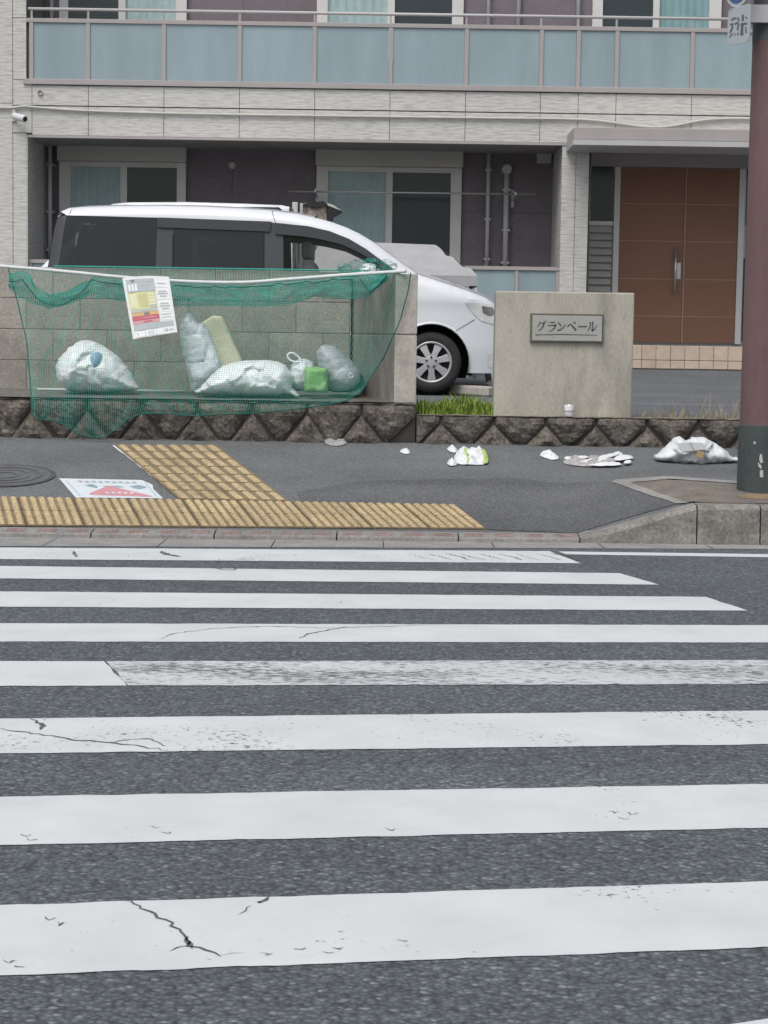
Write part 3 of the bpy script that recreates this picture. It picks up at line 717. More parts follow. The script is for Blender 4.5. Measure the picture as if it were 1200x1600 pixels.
# balcony: frosted panes between posts, two rails
bal = pbox('balcony_top_rail', m_trim, bd, xf(41, YF, 30), XR, YF - .012, YF + .06, zf(43), zf(36.5), bevel=.004)
B().tube([(xf(44, YF, 15), YF + .02, zf(21.5)), (XR, YF + .02, zf(21.5))], .019, 10).build('hand_rail', m_trim_l, bal, smooth=True)
posts = [49, 137.5, 256, 374.5, 491.5, 610.5, 729, 846, 904, 964, 1082, 1200, 1318, 1436]
for p in posts: pbox('post', m_trim, bal, xf(p, YF, 80) - .024, xf(p, YF, 80) + .024, YF - .008, YF + .04, zf(131.5), zf(43))
for p, q in zip(posts, posts[1:]): pbox('frosted_pane', m_frost, bal, xf(p, YF, 80) + .026, xf(q, YF, 80) - .026, YF + .010, YF + .018, zf(131), zf(43.5))
for p in posts: pbox('rail_bracket', m_trim, bal, xf(p, YF, 30) - .012, xf(p, YF, 30) + .012, YF + .012, YF + .03, zf(36.5), zf(23))
pbox('end_gap_shade', m_core, bal, xf(41.6, YF, 80), xf(47, YF, 80), YF + .04, YF + .09, zf(131.5), zf(37))  # dark strip stands in for the shaded gap beside the column
# ground-floor terrace balustrade
tb = pbox('terrace_rail', m_trim, bd, xf(43, YF, 410), xf(875, YF, 410), YF + .06, YF + .12, zf(421.5, x=800), zf(416, x=800))
pt = [46, 128, 232, 336, 440, 544, 648, 733, 808, 872]
for p, q in zip(pt, pt[1:]): pbox('frosted_pane', m_frost, tb, xf(p, YF, 430) + .022, xf(q, YF, 430) - .022, YF + .085, YF + .093, .82, zf(422, x=800))
for p in pt: pbox('post', m_trim, tb, xf(p, YF, 430) - .02, xf(p, YF, 430) + .02, YF + .07, YF + .11, .78, zf(421.5, x=800))
pbox('terrace_floor', m_slabs, bd, xf(43), xf(876), YF + .13, YR, .6, .93)
# windows
def window(xa, xb, ya, yb, cuts, box=None, curtains=('c', 's'), Y=YR, cm=m_curt):
    """xa..xb outer frame; cuts = left glass, right glass; box = (top, bottom) of the shutter housing"""
    X = lambda p: at(p, (ya + yb) / 2, Y).x
    zt, zb = at((xa + xb) / 2, ya, Y).z, at((xa + xb) / 2, yb, Y).z
    fr = B(); y0, y1 = Y - .085, Y - .02
    (l0, l1), (g0, g1) = cuts; t = .035
    fr.box(X(xa), X(l0), y0, y1, zb, zt); fr.box(X(g1), X(xb), y0, y1, zb, zt); fr.box(X(l0), X(g1), y0, y1, zt - t, zt); fr.box(X(l0), X(g1), y0, y1, zb, zb + t)
    wn = fr.build('window', m_alu, bd, bevel=.004)
    sash = B(); s = .026
    sash.box(X(l1) - .004, X(g0) + .004, Y - .075, Y - .03, zb + t, zt - t)
    for (p, q), dy in (((l0, l1), 0), ((g0, g1), .012)):
        a, b_ = X(p), X(q)
        sash.box(a, b_, Y - .07 + dy, Y - .045 + dy, zt - t - s, zt - t - .001); sash.box(a, b_, Y - .07 + dy, Y - .045 + dy, zb + t + .001, zb + t + s)
    sash.build('sash', m_alu, wn)
    for k, (p, q) in enumerate(((l0, l1), (g0, g1))):
        a, b_ = X(p), X(q)
        pbox('pane', m_pane if curtains[k] == 'c' else m_screen, wn, a + .001, b_ - .001, Y - .060 + k * .010, Y - .056 + k * .010, zb + t + s, zt - t - s)
        n = 44; V = []
        for i in range(n + 1):
            x = a + (b_ - a) * i / n; yy = Y - .028 + .007 * math.sin(i * .95 + k) + .004 * math.sin(i * 2.3)
            V += [(x, yy, zb + t), (x, yy, zt - t)]
        B().add(V, [(2 * i, 2 * i + 2, 2 * i + 3, 2 * i + 1) for i in range(n)]).build('curtain', cm if curtains[k] in 'cb' else m_curt, wn, smooth=True)
    if box:
        bz0, bz1 = at((xa + xb) / 2, box[1], Y).z, at((xa + xb) / 2, box[0], Y).z
        pbox('shutter_box', m_shut, wn, X(xa) - .012, X(xb) + .012, Y - .19, Y - .02, bz0, bz1, bevel=.012)
    return wn
window(94, 291, 254, 432, ((112, 190), (199, 277)), (228, 254))
window(494, 720, 262, 436, ((512, 603), (612, 703)), (235.5, 262))
window(94, 293, -160, 88, ((108, 187), (197, 276)), curtains=('s', 'c'))
window(496, 725, -160, 96, ((513, 607), (617, 707)), curtains=('c', 's'))
window(926, 1127, -155, 104, ((942, 1021), (1030, 1108)), curtains=('s', 'c'), cm=m_curt2)
# pipes and fittings on the recessed wall
def vpipe(px, ya, yb, r, Y, foot=None, mm=m_pipe):
    p = [at(px, ya, Y), at(px, yb, Y)]; p[1].x = p[0].x
    o = B().tube(p, r, 12).build('drain_pipe', mm, bd, smooth=True)
    for t in (.18, .55, .85):
        z = p[0].z + (p[1].z - p[0].z) * t; B().box(p[0].x - r * 1.5, p[0].x + r * 1.5, Y - r * .8, YR, z - .012, z + .012).build('pipe_clip', mm, o)
    return o
vpipe(764, 228, 436, .026, YR - .09); vpipe(78, 221, 420, .026, YR - .2)
B().tube([at(757, 432, YR - .07), at(758.5, 410, YR - .07), at(763, 384, YR - .07)], .014, 8).build('branch_pipe', m_pipe, bd, smooth=True)
o = vpipe(792, 266, 436, .034, YR - .10)
c = at(792, 264.5, YR - .12); B().lathe([(0, -.05), (.05, -.05), (.066, -.035), (.066, .06), (0, .06)], c, 'Y', 20).build('round_vent_cap', m_trim_l, o, smooth=True, auto=40)
c = at(850, 243, YR - .05); B().box(c.x - .09, c.x + .09, YR - .1, YR - .017, c.z - .1, c.z + .1).build('meter_box', m_shut, bd, bevel=.006)
c = at(363, 258, YR - .03); B().lathe([(0, -.02), (.03, -.022), (.046, -.01), (.05, .02)], c, 'Y', 18).build('wall_vent', m_shut, bd, smooth=True)
c = at(63, 145, YF); B().lathe([(.018, -.002), (.022, -.02), (.034, -.022), (.038, .001)], c, 'Y', 18).build('drain_outlet', m_trim, bd, smooth=True)
for p, yy in ((765, -60), (812, -60), (905.5, -60)):
    a = at(p, yy, YR - .08); B().tube([(a.x, YR - .08, zf(138)), (a.x, YR - .08, 8.1)], .026, 10).build('drain_pipe', m_pipe, bd, smooth=True)
a = at(80, 10, YR - .08); B().tube([(a.x, YR - .08, zf(138)), (a.x, YR - .08, 8.1)], .03, 10).build('drain_pipe', m_pipe, bd, smooth=True)
# white pillar beside the entrance
for p, q in ((876, 898), (898, 919)): panel(xf(p, YF, 340), xf(q, YF, 340), .7, zf(223.5, x=895))
pbox('pillar_core', m_sid, bd, xf(876.5, YF, 340), xf(918.5, YF, 340), YF + .02, YR, .7, zf(222))
# entrance canopy
cz = lambda y: at(1030, y, 22.4).z
pbox('canopy', m_trim, bd, at(897, 210, 22.4).x, at(1330, 210, 22.4).x, 22.42, YF - .013, cz(219), cz(200), bevel=.006)
pbox('canopy_lip', m_trim_l, bd, at(896, 210, 22.4).x, at(1330, 210, 22.4).x, 22.4, YF - .013, cz(228), cz(219.6))
# entrance: doors, side lights, louvres
XD_ = lambda p, y=400: at(p, y, YD).x
ZD = lambda y: at(1060, y, YD).z
pbox('porch_wall', m_shut, bd, XD_(919), XD_(1330), YD + .03, YR, .8, zf(222))
pbox('porch_header', m_trim, bd, XD_(919), XD_(1330), YD - .06, YD + .028, ZD(262), ZD(234))
en = pbox('entrance_door', m_alu, bd, XD_(958), XD_(1163), YD + .004, YD + .028, ZD(536.5), ZD(262))
for p, q in ((957, 966), (1151, 1160)): pbox('door_frame', m_alu, en, XD_(p), XD_(q), YD - .05, YD + .003, ZD(536.5), ZD(262.2), bevel=.004)
ys = [263, 319.5, 377.5, 436.5, 494.5, 535.5]
for (p, q) in ((966.5, 1066.5), (1070.5, 1150.5)):
    for ya, yb in zip(ys, ys[1:]): pbox('door_panel', m_door, en, XD_(p), XD_(q), YD - .028, YD + .003, ZD(yb) + .005, ZD(ya) - .005)
    pbox('door_groove', m_doorline, en, XD_(p) + .002, XD_(q) - .002, YD - .027, YD + .002, ZD(535), ZD(263.5))
pbox('meeting_strip', m_doorline, en, XD_(1067), XD_(1070), YD - .034, YD + .002, ZD(535.5), ZD(263))
hx = XD_(1053.5, 420)
hd = B().tube([(hx, YD - .10, ZD(387)), (hx, YD - .10, ZD(459))], .017, 10).build('door_handle', m_steel, en, smooth=True)
for yy in (395, 451): B().tube([(hx, YD - .10, ZD(yy)), (hx, YD - .02, ZD(yy))], .011, 8).build('handle_post', m_steel, en, smooth=True)
pbox('lock_plate', m_steel, en, XD_(1057.5), XD_(1063.5), YD - .04, YD - .026, ZD(436), ZD(411))
pbox('side_light', m_screen, bd, XD_(922), XD_(955), YD, YD + .028, ZD(347), ZD(263))
pbox('side_light_rail', m_alu, bd, XD_(919), XD_(956.5), YD - .03, YD + .02, ZD(354), ZD(347.5))
for k in range(10):
    z = ZD(360 + k * 11.6); V = [(XD_(920.5), YD - .035, z - .04), (XD_(955), YD - .035, z - .04), (XD_(955), YD + .02, z + .045), (XD_(920.5), YD + .02, z + .045)]
    B().prism(V, (0, .012, 0)).build('louvre', m_shut, bd)
pbox('side_light', m_screen, bd, XD_(1163), XD_(1169), YD, YD + .028, ZD(350), ZD(250)); pbox('side_light', m_screen, bd, XD_(1162), XD_(1168), YD, YD + .028, ZD(532), ZD(402))
pbox('side_wall', m_trim, bd, XD_(1170), XD_(1330), YD - .05, YD + .028, .82, ZD(262.2))
# tiled step
YS = 22.95; zs = lambda y: at(1075, y, YS).z
sx0, sx1 = at(935, 560, YS).x, at(1160, 560, YS).x
pbox('step_core', m_joint, bd, sx0, sx1, YS + .012, YD + .02, .7, zs(541.5))
n = 10; wd = (sx1 - sx0) / n
for i in range(n):
    a, b2 = sx0 + i * wd + .003, sx0 + (i + 1) * wd - .003
    B().box(a, b2, YS, YS + .03, zs(563), zs(541)).build('step_tile', m_tile, bd, bevel=.004)
    B().box(a, b2, YS - .006, YS + .03, zs(576.5), zs(564)).build('step_tile', m_tile, bd, bevel=.004)
    B().box(a, b2, YS + .034, YS + .32, zs(541.5), zs(541) + .004).build('step_tile', m_tile, bd)
# things fixed to or hung on the building
cp = [at(x, y, YF - .025) for x, y in ((-60, 166), (0, 168), (18, 169), (34, 166), (48, 167), (120, 173), (250, 177), (420, 180), (600, 182.5), (780, 185), (900, 186), (940, 189), (975, 194), (1005, 198.5), (1035, 199), (1062, 195), (1092, 188.5), (1130, 185), (1220, 186), (1300, 187))]
B().tube(smooth_poly(cp, 2, False), .015, 8).build('cable', m_cable, smooth=True, label='pale cable sagging along the siding under the balcony', cat='cable', base=cp[8])
sc_ = empty('security_camera', at(22, 178, YF), 'small white security camera on the left corner column', 'camera')
m_camw = mat('white_camera_shell', (.62, .63, .64), .4, var=.04)
c = at(22, 181, YF); B().box(c.x - .022, c.x + .022, YF - .03, YF + .002, c.z - .07, c.z + .07).build('mount_plate', m_shut, sc_, bevel=.004)
p0, p1 = at(22, 181, YF - .09), at(39, 186, YF - .24)
B().tube([at(22, 184, YF - .02), at(24, 186, YF - .09), at(27, 183, YF - .12)], .012, 8).build('arm', m_shut, sc_, smooth=True)
B().tube([p0, p0.lerp(p1, .06), p0.lerp(p1, .95), p1], [.03, .042, .042, .036], 16).build('housing', m_camw, sc_, smooth=True, auto=40)
B().tube([p1, p1 + (p1 - p0).normalized() * .012], .028, 16).build('lens', m_black, sc_)
lp = empty('laundry_pole', at(640, 302, YR - .55), 'thin steel laundry pole across the ground floor window', 'pole')
a, b2 = at(450, 299, YR - .55), at(838, 305, YR - .55); b2.z = a.z + .01
B().tube([a, a.lerp(b2, .38), b2], .012, 10).build('pole', m_steel, lp, smooth=True)
B().tube([a.lerp(b2, .37), a.lerp(b2, .39)], .016, 10).build('pole_joint', m_steel, lp, smooth=True)
for p in (493, 805):
    q = at(p, 302, YR - .55); q.z = a.z
    bk = B().box(q.x - .014, q.x + .014, YR - .60, YR - .015, q.z - .034, q.z - .013); bk.box(q.x - .02, q.x + .02, YR - .04, YR - .015, q.z - .12, q.z + .10); bk.box(q.x - .012, q.x + .012, YR - .60, YR - .585, q.z - .034, q.z + .03)
    bk.build('bracket', m_pipe, lp)

# ================================================================== VEHICLES
m_wpaint = mat('white_car_paint', (.72, .745, .77), .28, var=.01, coat=.6, spec=.5)
m_tint = mat('tinted_car_glass', (.012, .014, .017), .03, var=.02, alpha=.90, spec=.45)
m_clear = mat('clear_car_glass', (.06, .08, .055), .03, var=.02, alpha=.16, spec=.4)
m_bpil = mat('black_window_pillar', (.055, .058, .064), .35, var=.04, spec=.4)
m_visor = mat('smoked_visor', (.032, .034, .038), .25, var=.05, spec=.5)
m_tyre = mat('tyre_rubber', (.028, .028, .029), .85, var=.15, scale=20)
m_alloy = mat('silver_alloy', (.46, .465, .475), .38, var=.04, metal=.35)
m_rimdark = mat('dark_rim_gap', (.035, .035, .037), .6, var=.1)
m_under = mat('underbody_black', (.012, .012, .013), .9, var=.1)
m_lamp = mat('headlamp_lens', (.70, .71, .69), .12, var=.15, scale=14, coat=.8)
m_lampd = mat('headlamp_reflector', (.30, .29, .27), .2, var=.2, metal=.7)
m_seat = mat('grey_seat_fabric', (.20, .20, .20), .9, var=.1)
m_amber = mat('amber_lens', (.5, .22, .05), .2, var=.05)
m_red = mat('red_lens', (.35, .02, .02), .2, var=.05)

def arc(cx, cz, r, a0, a1, n=14):
    return [(cx + r * math.cos(R(a0 + (a1 - a0) * i / n)), cz + r * math.sin(R(a0 + (a1 - a0) * i / n))) for i in range(n + 1)]
class Car:
    """a van body as two curved sides plus a skin wrapped over the outline; all in metres at its real place"""
    def __init__(s, name, label, cat, yn, width, outline, belt, rr, taper, group=None, lean=.16):
        s.yn, s.W = yn, width / 2; s.yc = yn + s.W; s.out = outline; s.belt = belt; s.rr = rr; s.tp = taper; s.lean = lean
        xs = [p[0] for p in outline]; s.x0, s.x1 = min(xs), max(xs)
        s.zg = lot_z(yn + s.W)
        s.root = empty(name, ((s.x0 + s.x1) / 2, s.yc, s.zg), label, cat, group)
    def half(s, x, z):
        h = s.W - max(0, z - s.belt) * s.lean - max(0, s.zg + .42 - z) * .12
        xa, amt = s.tp
        if amt and (x - xa) * (1 if s.x1 - xa < xa - s.x0 else -1) > 0:
            e = s.x1 if s.x1 - xa < xa - s.x0 else s.x0
            h -= amt * ((x - xa) / (e - xa)) ** 2
        d = poly_dist((x, z), s.out, False)
        if d < s.rr: h -= s.rr * (1 - math.sqrt(max(0, 1 - (1 - d / s.rr) ** 2)))
        h += .012 * math.exp(-((z - s.belt + .10) / .05) ** 2)
        return h
    def side(s, poly, name, m, off=0.0, step=.06, sides=(-1, 1), parent=None, thick=0):
        res = []
        for sd in sides:
            pts, fs, bdv = polygrid(poly, step); bld = B()
            bld.add([(x, s.yc + sd * (s.half(x, z) + off), z) for x, z in pts], fs)
            if thick:
                ring = poly; V = [(x, s.yc + sd * (s.half(x, z) + off), z) for x, z in ring] + [(x, s.yc + sd * (s.half(x, z) + off - thick), z) for x, z in ring]
                n = len(ring); bld.add(V, [(i, (i + 1) % n, (i + 1) % n + n, i + n) for i in range(n)])
            res.append(bld.build(name, m, parent or s.root, smooth=True, auto=35))
        return res
    def skin(s, i0, i1, name, m, crown=.03, off=0, inset=0.0):
        P = s.out[i0:i1 + 1]; V = []; Fc = []; K = 10
        for i, (x, z) in enumerate(P):
            a = s.out[max(0, i0 + i - 1)]; b2 = s.out[min(len(s.out) - 1, i0 + i + 1)]
            d = Vector((b2[0] - a[0], b2[1] - a[1])).normalized(); nx, nz = (-d.y, d.x)
            if (nx * (x - (s.x0 + s.x1) / 2) + nz * (z - s.zg - .8)) < 0: nx, nz = -nx, -nz
            h = s.half(x, z) - inset
            for k in range(K + 1):
                t = -1 + 2 * k / K; c = crown * (1 - t * t) + off
                V.append((x + nx * c, s.yc + h * t, z + nz * c))
        for i in range(len(P) - 1):
            for k in range(K): q = i * (K + 1) + k; Fc.append((q, q + 1, q + K + 2, q + K + 1))
        return B().add(V, Fc).build(name, m, s.root, smooth=True)
    def wheel(s, cx, cz, r, rim, sd, spokes=7):
        yo = s.yc + sd * (s.W - .035); w_ = .19; e = -sd
        tyre = [(rim, 0), (rim + .015, -.006), (r - .045, -.012), (r - .012, .012), (r, .04), (r, w_ - .04), (r - .012, w_ - .012), (rim, w_)]
        wh = B().lathe([(a, e * b2) for a, b2 in tyre], (cx, yo, cz), 'Y', 40).build('wheel', m_tyre, s.root, smooth=True, label=None)
        B().lathe([(0, e * .06), (rim - .012, e * .055), (rim - .012, e * .03)], (cx, yo, cz), 'Y', 32).build('rim_well', m_rimdark, wh, smooth=True)
        B().lathe([(rim + .004, e * .012), (rim, e * -.004), (rim - .016, e * -.002), (rim - .022, e * .03)], (cx, yo, cz), 'Y', 40).build('rim', m_alloy, wh, smooth=True)
        bld = B()
        for k in range(spokes):
            a = 2 * math.pi * (k + .30) / spokes; ca, sa = math.cos(a), math.sin(a); V = []
            for rad, hw, dy in ((.05, .030, .0), (rim * .55, .030, .004), (rim * .82, .040, .010), (rim - .01, .036, .018)):
                for q in (-1, 1): V.append((cx + ca * rad - sa * hw * q, yo + e * dy, cz + sa * rad + ca * hw * q))
            m_ = len(V); V += [(p[0], p[1] + e * .03, p[2]) for p in V]
            Fc = [(2 * i, 2 * i + 1, 2 * i + 3, 2 * i + 2) for i in range(3)] + [(2 * i, 2 * i + 2, 2 * i + 2 + m_, 2 * i + m_) for i in range(3)] + [(2 * i + 1, 2 * i + 1 + m_, 2 * i + 3 + m_, 2 * i + 3) for i in range(3)]
            bld.add(V, Fc)
        bld.lathe([(0, e * -.006), (.055, e * -.004), (.068, e * .01)], (cx, yo, cz), 'Y', 24)
        bld.build('spokes', m_alloy, wh, bevel=.004)
        bld = B()
        for k in range(5):
            a = 2 * math.pi * (k + .25) / 5; bld.lathe([(0, e * -.012), (.010, e * -.012), (.014, e * .002)], (cx + .048 * math.cos(a), yo, cz + .048 * math.sin(a)), 'Y', 8)
        bld.build('lug_nuts', m_rimdark, wh)
        return wh

# the white people carrier parked side-on behind the wall ----------------------------
YC = 19.0
g = lambda x, y, Y=YC + .15: (lambda p: (p.x, p.z))(at(x, y, Y))
OUT = [(770, 603), (784, 590), (789, 560), (790, 525), (786, 500), (781, 486), (774, 475), (760, 466), (735, 456), (705, 446), (680, 438), (652, 428.5),
       (630, 413), (606, 395), (585, 379), (562, 365), (540, 354.5), (518, 346.5), (490, 339), (460, 333), (425, 328.5), (380, 325), (320, 322), (250, 320.5), (180, 321),
       (130, 322.5), (105, 325), (93, 330), (88, 338), (84, 356), (79, 388), (75, 420), (72, 452), (71, 500), (72, 550), (78, 590), (86, 600)]
# the curve is tightened so that its bends stay soft
OUTm = [g(*p) for p in OUT]
car = Car('parked_minivan', 'white minivan parked side-on behind the block wall', 'car', YC, 1.70, OUTm, g(300, 447)[1], .10, (g(690, 0)[0], .20), lean=.15)
zb_ = car.belt
wf, wr = g(673.6, 574.8, YC + .03), g(224, 567.5, YC + .03)
wf = (wf[0], car.zg + .302); wr = (wr[0], car.zg + .302)
zs_ = car.zg + .20
RA = .385
def arch(c, z):
    a = math.degrees(math.asin(max(-1, (z - c[1]) / RA))); return arc(c[0], c[1], RA, a, 180 - a, 20)
iA = 11
lower = [p for p in OUTm[:12]] + [(g(652, 0)[0] - .02, g(0, 440)[1]), (g(640, 0)[0], zb_), (g(74, 0)[0], zb_)] + OUTm[32:]
low = [(OUTm[-1][0], zs_)] + arch(wr, zs_)[::-1] + arch(wf, zs_)[::-1] + [(OUTm[0][0] - .02, zs_)]
car.side(lower + low, 'body_side', m_wpaint, step=.05)
inner = [(634, 434), (604, 413), (572, 390), (545, 374), (515, 362), (480, 354), (430, 348), (340, 343.5), (250, 340), (160, 337.5), (104, 336)]
rail = OUTm[11:28] + [g(*p, YC + .08) for p in inner[::-1]]
car.side(rail, 'roof_rail', m_wpaint, step=.04)
for pts_, nm in (([(88, 339), (103, 336), (92, 420), (89, 446), (75, 446), (79, 388), (84, 356)], 'rear_pillar'), ([(246, 340), (271, 341), (271, 446), (243, 446)], 'door_pillar'),
                 ([(412, 346.5), (442, 349), (444, 446), (412, 446)], 'door_pillar'), ([(588, 401), (604, 413), (634, 434), (636, 446), (600, 446), (596, 425)], 'front_pillar')):
    car.side([g(*p, YC + .08) for p in pts_], nm, m_bpil, off=.001)
W1 = car.side([g(*p, YC + .08) for p in ((103, 336.5), (246, 340), (243, 446), (89, 446))], 'rear_quarter_window', m_tint, off=.003)
W2 = car.side([g(*p, YC + .08) for p in ((271, 341), (412, 346.5), (412, 446), (271, 446))], 'sliding_door_window', m_tint, off=.002)
W3 = car.side([g(*p, YC + .08) for p in ((442, 349), (480, 354), (515, 362), (545, 374), (572, 390), (588, 401), (597, 425), (600, 446), (444, 446))], 'front_door_window', m_clear, off=.002)
for o in W2: pass
car.side([g(*p, YC + .06) for p in ((248, 339.5), (424, 346), (421, 362), (246, 355))], 'window_visor', m_visor, off=.022, thick=.018)
car.side([g(*p, YC + .06) for p in ((430, 348), (480, 353), (515, 361), (545, 373), (572, 389), (596, 407), (588, 411), (562, 395), (535, 382), (500, 373.5), (470, 369), (430, 366))], 'window_visor', m_visor, off=.022, thick=.018)
for sd in (-1, 1):                                     # frame lines round the sliding window
    bld = B()
    for a, b2 in (((271, 365), (271, 446)), ((412, 366), (412, 446))):
        p, q = g(*a, YC + .08), g(*b2, YC + .08); bld.tube([(p[0], car.yc + sd * (car.half(*p) + .004), p[1]), (q[0], car.yc + sd * (car.half(*q) + .004), q[1])], .009, 6)
    bld.build('window_seal', m_black, car.root)
car.skin(0, 11, 'front_and_bonnet', m_wpaint, .05)
car.skin(11, 18, 'windscreen', m_clear, .035)
car.skin(18, 28, 'roof', m_wpaint, .045)
car.skin(28, 32, 'rear_window', m_tint, .02)
car.skin(32, 36, 'tailgate', m_wpaint, .03)
car.side([g(*p, YC + .05) for p in ((727, 472.5), (752, 473), (774, 477.5), (782, 489), (786, 502), (770, 506.5), (752, 501.5), (741, 492))], 'headlight', m_lamp, off=.006, step=.03, thick=.01)
car.side([g(*p, YC + .05) for p in ((753, 478), (770, 480), (776, 490), (766, 494), (755, 489))], 'headlight_reflector', m_lampd, off=.009, step=.03)
car.side([g(*p, YC + .05) for p in ((762, 555), (775, 551), (782, 562), (779, 576), (763, 574))], 'fog_lamp', m_lamp, off=.004, step=.03)
car.side([g(*p, YC + .05) for p in ((76, 454), (90, 454), (88, 530), (73, 530))], 'tail_light', m_red, off=.005)
def line_on(pts_, name, m=m_black, r=.004, off=.001, sides=(-1, 1)):
    for sd in sides:
        path = smooth_poly([g(*p, YC + .03) for p in pts_], 1, False)
        B().tube([(x, car.yc + sd * (car.half(x, z) + off), z) for x, z in path], r, 5).build(name, m, car.root)
m_seam = mat('panel_gap', (.16, .165, .17), .6, var=.05)
line_on([(742, 499), (725, 509), (712, 517)], 'panel_gap', m_seam, .0035)
line_on([(444, 447), (446, 520), (450, 592)], 'panel_gap', m_seam); line_on([(618, 437), (624, 520), (612, 560)], 'panel_gap', m_seam); line_on([(246, 447), (246, 500)], 'panel_gap', m_seam)
line_on([(424, 327), (426, 337), (430, 347)], 'panel_gap', m_seam, .0035); line_on([(109, 326), (106, 336)], 'panel_gap', m_seam, .0035)
for c_ in (wf, wr):
    for sd in (-1, 1):
        pth = arch(c_, zs_); B().tube([(x, car.yc + sd * (car.half(x, z) - .004), z) for x, z in pth], .012, 8).build('arch_lip', m_wpaint, car.root, smooth=True)
        bld = B(); A = arc(c_[0], c_[1], RA - .01, -25, 205, 24); V = [(x, car.yc + sd * (car.W - .03), z) for x, z in A] + [(x, car.yc + sd * (car.W - .36), z) for x, z in A]; n = len(A)
        bld.add(V, [(i, i + 1, i + 1 + n, i + n) for i in range(n - 1)] + [tuple(range(n, 2 * n))]); bld.build('wheel_housing', m_under, car.root)
        car.wheel(c_[0], c_[1], .302, .204, sd)
B().box(car.x0 + .12, wr[0] - .42, car.yc - .7, car.yc + .7, zs_ - .02, zb_ - .25).build('underbody', m_under, car.root)
B().box(wr[0] - .42, wf[0] + .42, car.yc - .48, car.yc + .48, zs_ - .03, zs_ + .25).build('underbody', m_under, car.root)
for k, px_ in enumerate((150, 330, 492)):               # seat rows
    for sd in (-1, 1):
        c_ = g(px_, 480); y = car.yc + sd * .36
        st = B().box(c_[0] - .05, c_[0] + .48, y - .25, y + .25, zb_ - .42, zb_ - .26); st.prism([(c_[0] - .14, y - .24, zb_ + .28), (c_[0] - .02, y - .24, zb_ + .28), (c_[0] + .1, y - .24, zb_ - .3), (c_[0] - .08, y - .24, zb_ - .3)], (0, .48, 0))
        st.box(c_[0] - .15, c_[0] - .05, y - .13, y + .13, zb_ + .30, zb_ + .46); st.build('seat', m_seat, car.root, bevel=.03)
B().prism([(g(560, 0)[0], car.yc - .68, zb_ + .06), (g(640, 0)[0], car.yc - .68, zb_ + .02), (g(640, 0)[0], car.yc - .68, zb_ - .4), (g(575, 0)[0], car.yc - .68, zb_ - .4)], (0, 1.36, 0)).build('dashboard', m_seat, car.root, bevel=.03)
for sd in (-1, 1):
    c_ = g(576, 428); y = car.yc + sd * (car.half(*c_) + .12)
    bld = B(); bld.lathe([(0, -.09), (.06, -.085), (.09, -.05), (.098, .02), (.085, .07), (0, .075)], (c_[0], y, c_[1]), 'X', 18)
    o = bld.build('door_mirror', m_wpaint, car.root, smooth=True)
    B().box(c_[0] - .03, c_[0] + .04, min(y, y - sd * .16), max(y, y - sd * .16), c_[1] - .08, c_[1] - .03).build('mirror_arm', m_bpil, o)

# the second white van, of which only the roof shows -----------------------------------
YV = 21.35
h_ = lambda x, y, Y=YV + .1: (lambda p: (p.x, p.z))(at(x, y, Y))
OV = [(-26, 592), (-30, 520), (-22, 470), (0, 452), (50, 432), (100, 384), (140, 346), (166, 323), (176, 318.5), (200, 316), (290, 315.5), (380, 318), (440, 320.5), (452, 323), (456, 330), (458, 380), (459, 470), (459, 560), (455, 590)]
van = Car('parked_kei_van', 'small white van behind the minivan with only its roof showing', 'van', YV, 1.475, [h_(*p) for p in OV], h_(0, 440)[1], .05, (h_(40, 0)[0], .12), lean=.08)
vf, vr = (h_(50, 0)[0], van.zg + .28), (h_(390, 0)[0], van.zg + .28); RA = .34; zv = van.zg + .2
ov = van.out
van.side(ov[:5] + [(h_(70, 0)[0], van.belt), (h_(458, 0)[0], van.belt)] + ov[16:] + [(ov[-1][0], zv)] + arch(vr, zv) + arch(vf, zv) + [(ov[0][0], zv)], 'body_side', m_wpaint)
van.side(ov[4:14] + [h_(*p) for p in ((452, 338), (436, 324), (330, 323), (200, 322.5), (180, 325), (120, 384), (80, 440))], 'roof_rail', m_wpaint, step=.04)
van.side([h_(*p) for p in ((452, 338), (457, 380), (458.5, 440), (436, 440), (444, 336))], 'rear_pillar', m_wpaint)
for a, b2 in ((180, 300), (306, 330), (334, 440)):
    if b2 - a > 40: van.side([h_(*p) for p in ((a, 324), (b2 - 6, 323.5), (b2, 330), (b2, 440), (a if a > 200 else 84, 440))], 'side_window', m_tint, off=.002)
    else: van.side([h_(*p) for p in ((a - 6, 323), (b2 + 4, 323), (b2 + 4, 440), (a - 6, 440))], 'door_pillar', m_wpaint, off=.001)
van.skin(0, 4, 'front_panel', m_wpaint, .04); van.skin(4, 7, 'windscreen', m_tint, .03); van.skin(7, 13, 'roof', m_wpaint, .02); van.skin(13, 16, 'rear_window', m_tint, .01); van.skin(16, 18, 'tailgate', m_wpaint, .01)
for a in (210, 330, 430): pass
for sd in (-1, 1):
    for c_ in (vf, vr): van.wheel(c_[0], c_[1], .28, .17, sd)
B().box(van.x0 + .3, van.x1 - .3, van.yc - .45, van.yc + .45, zv - .03, zv + .3).build('underbody', m_under, van.root)

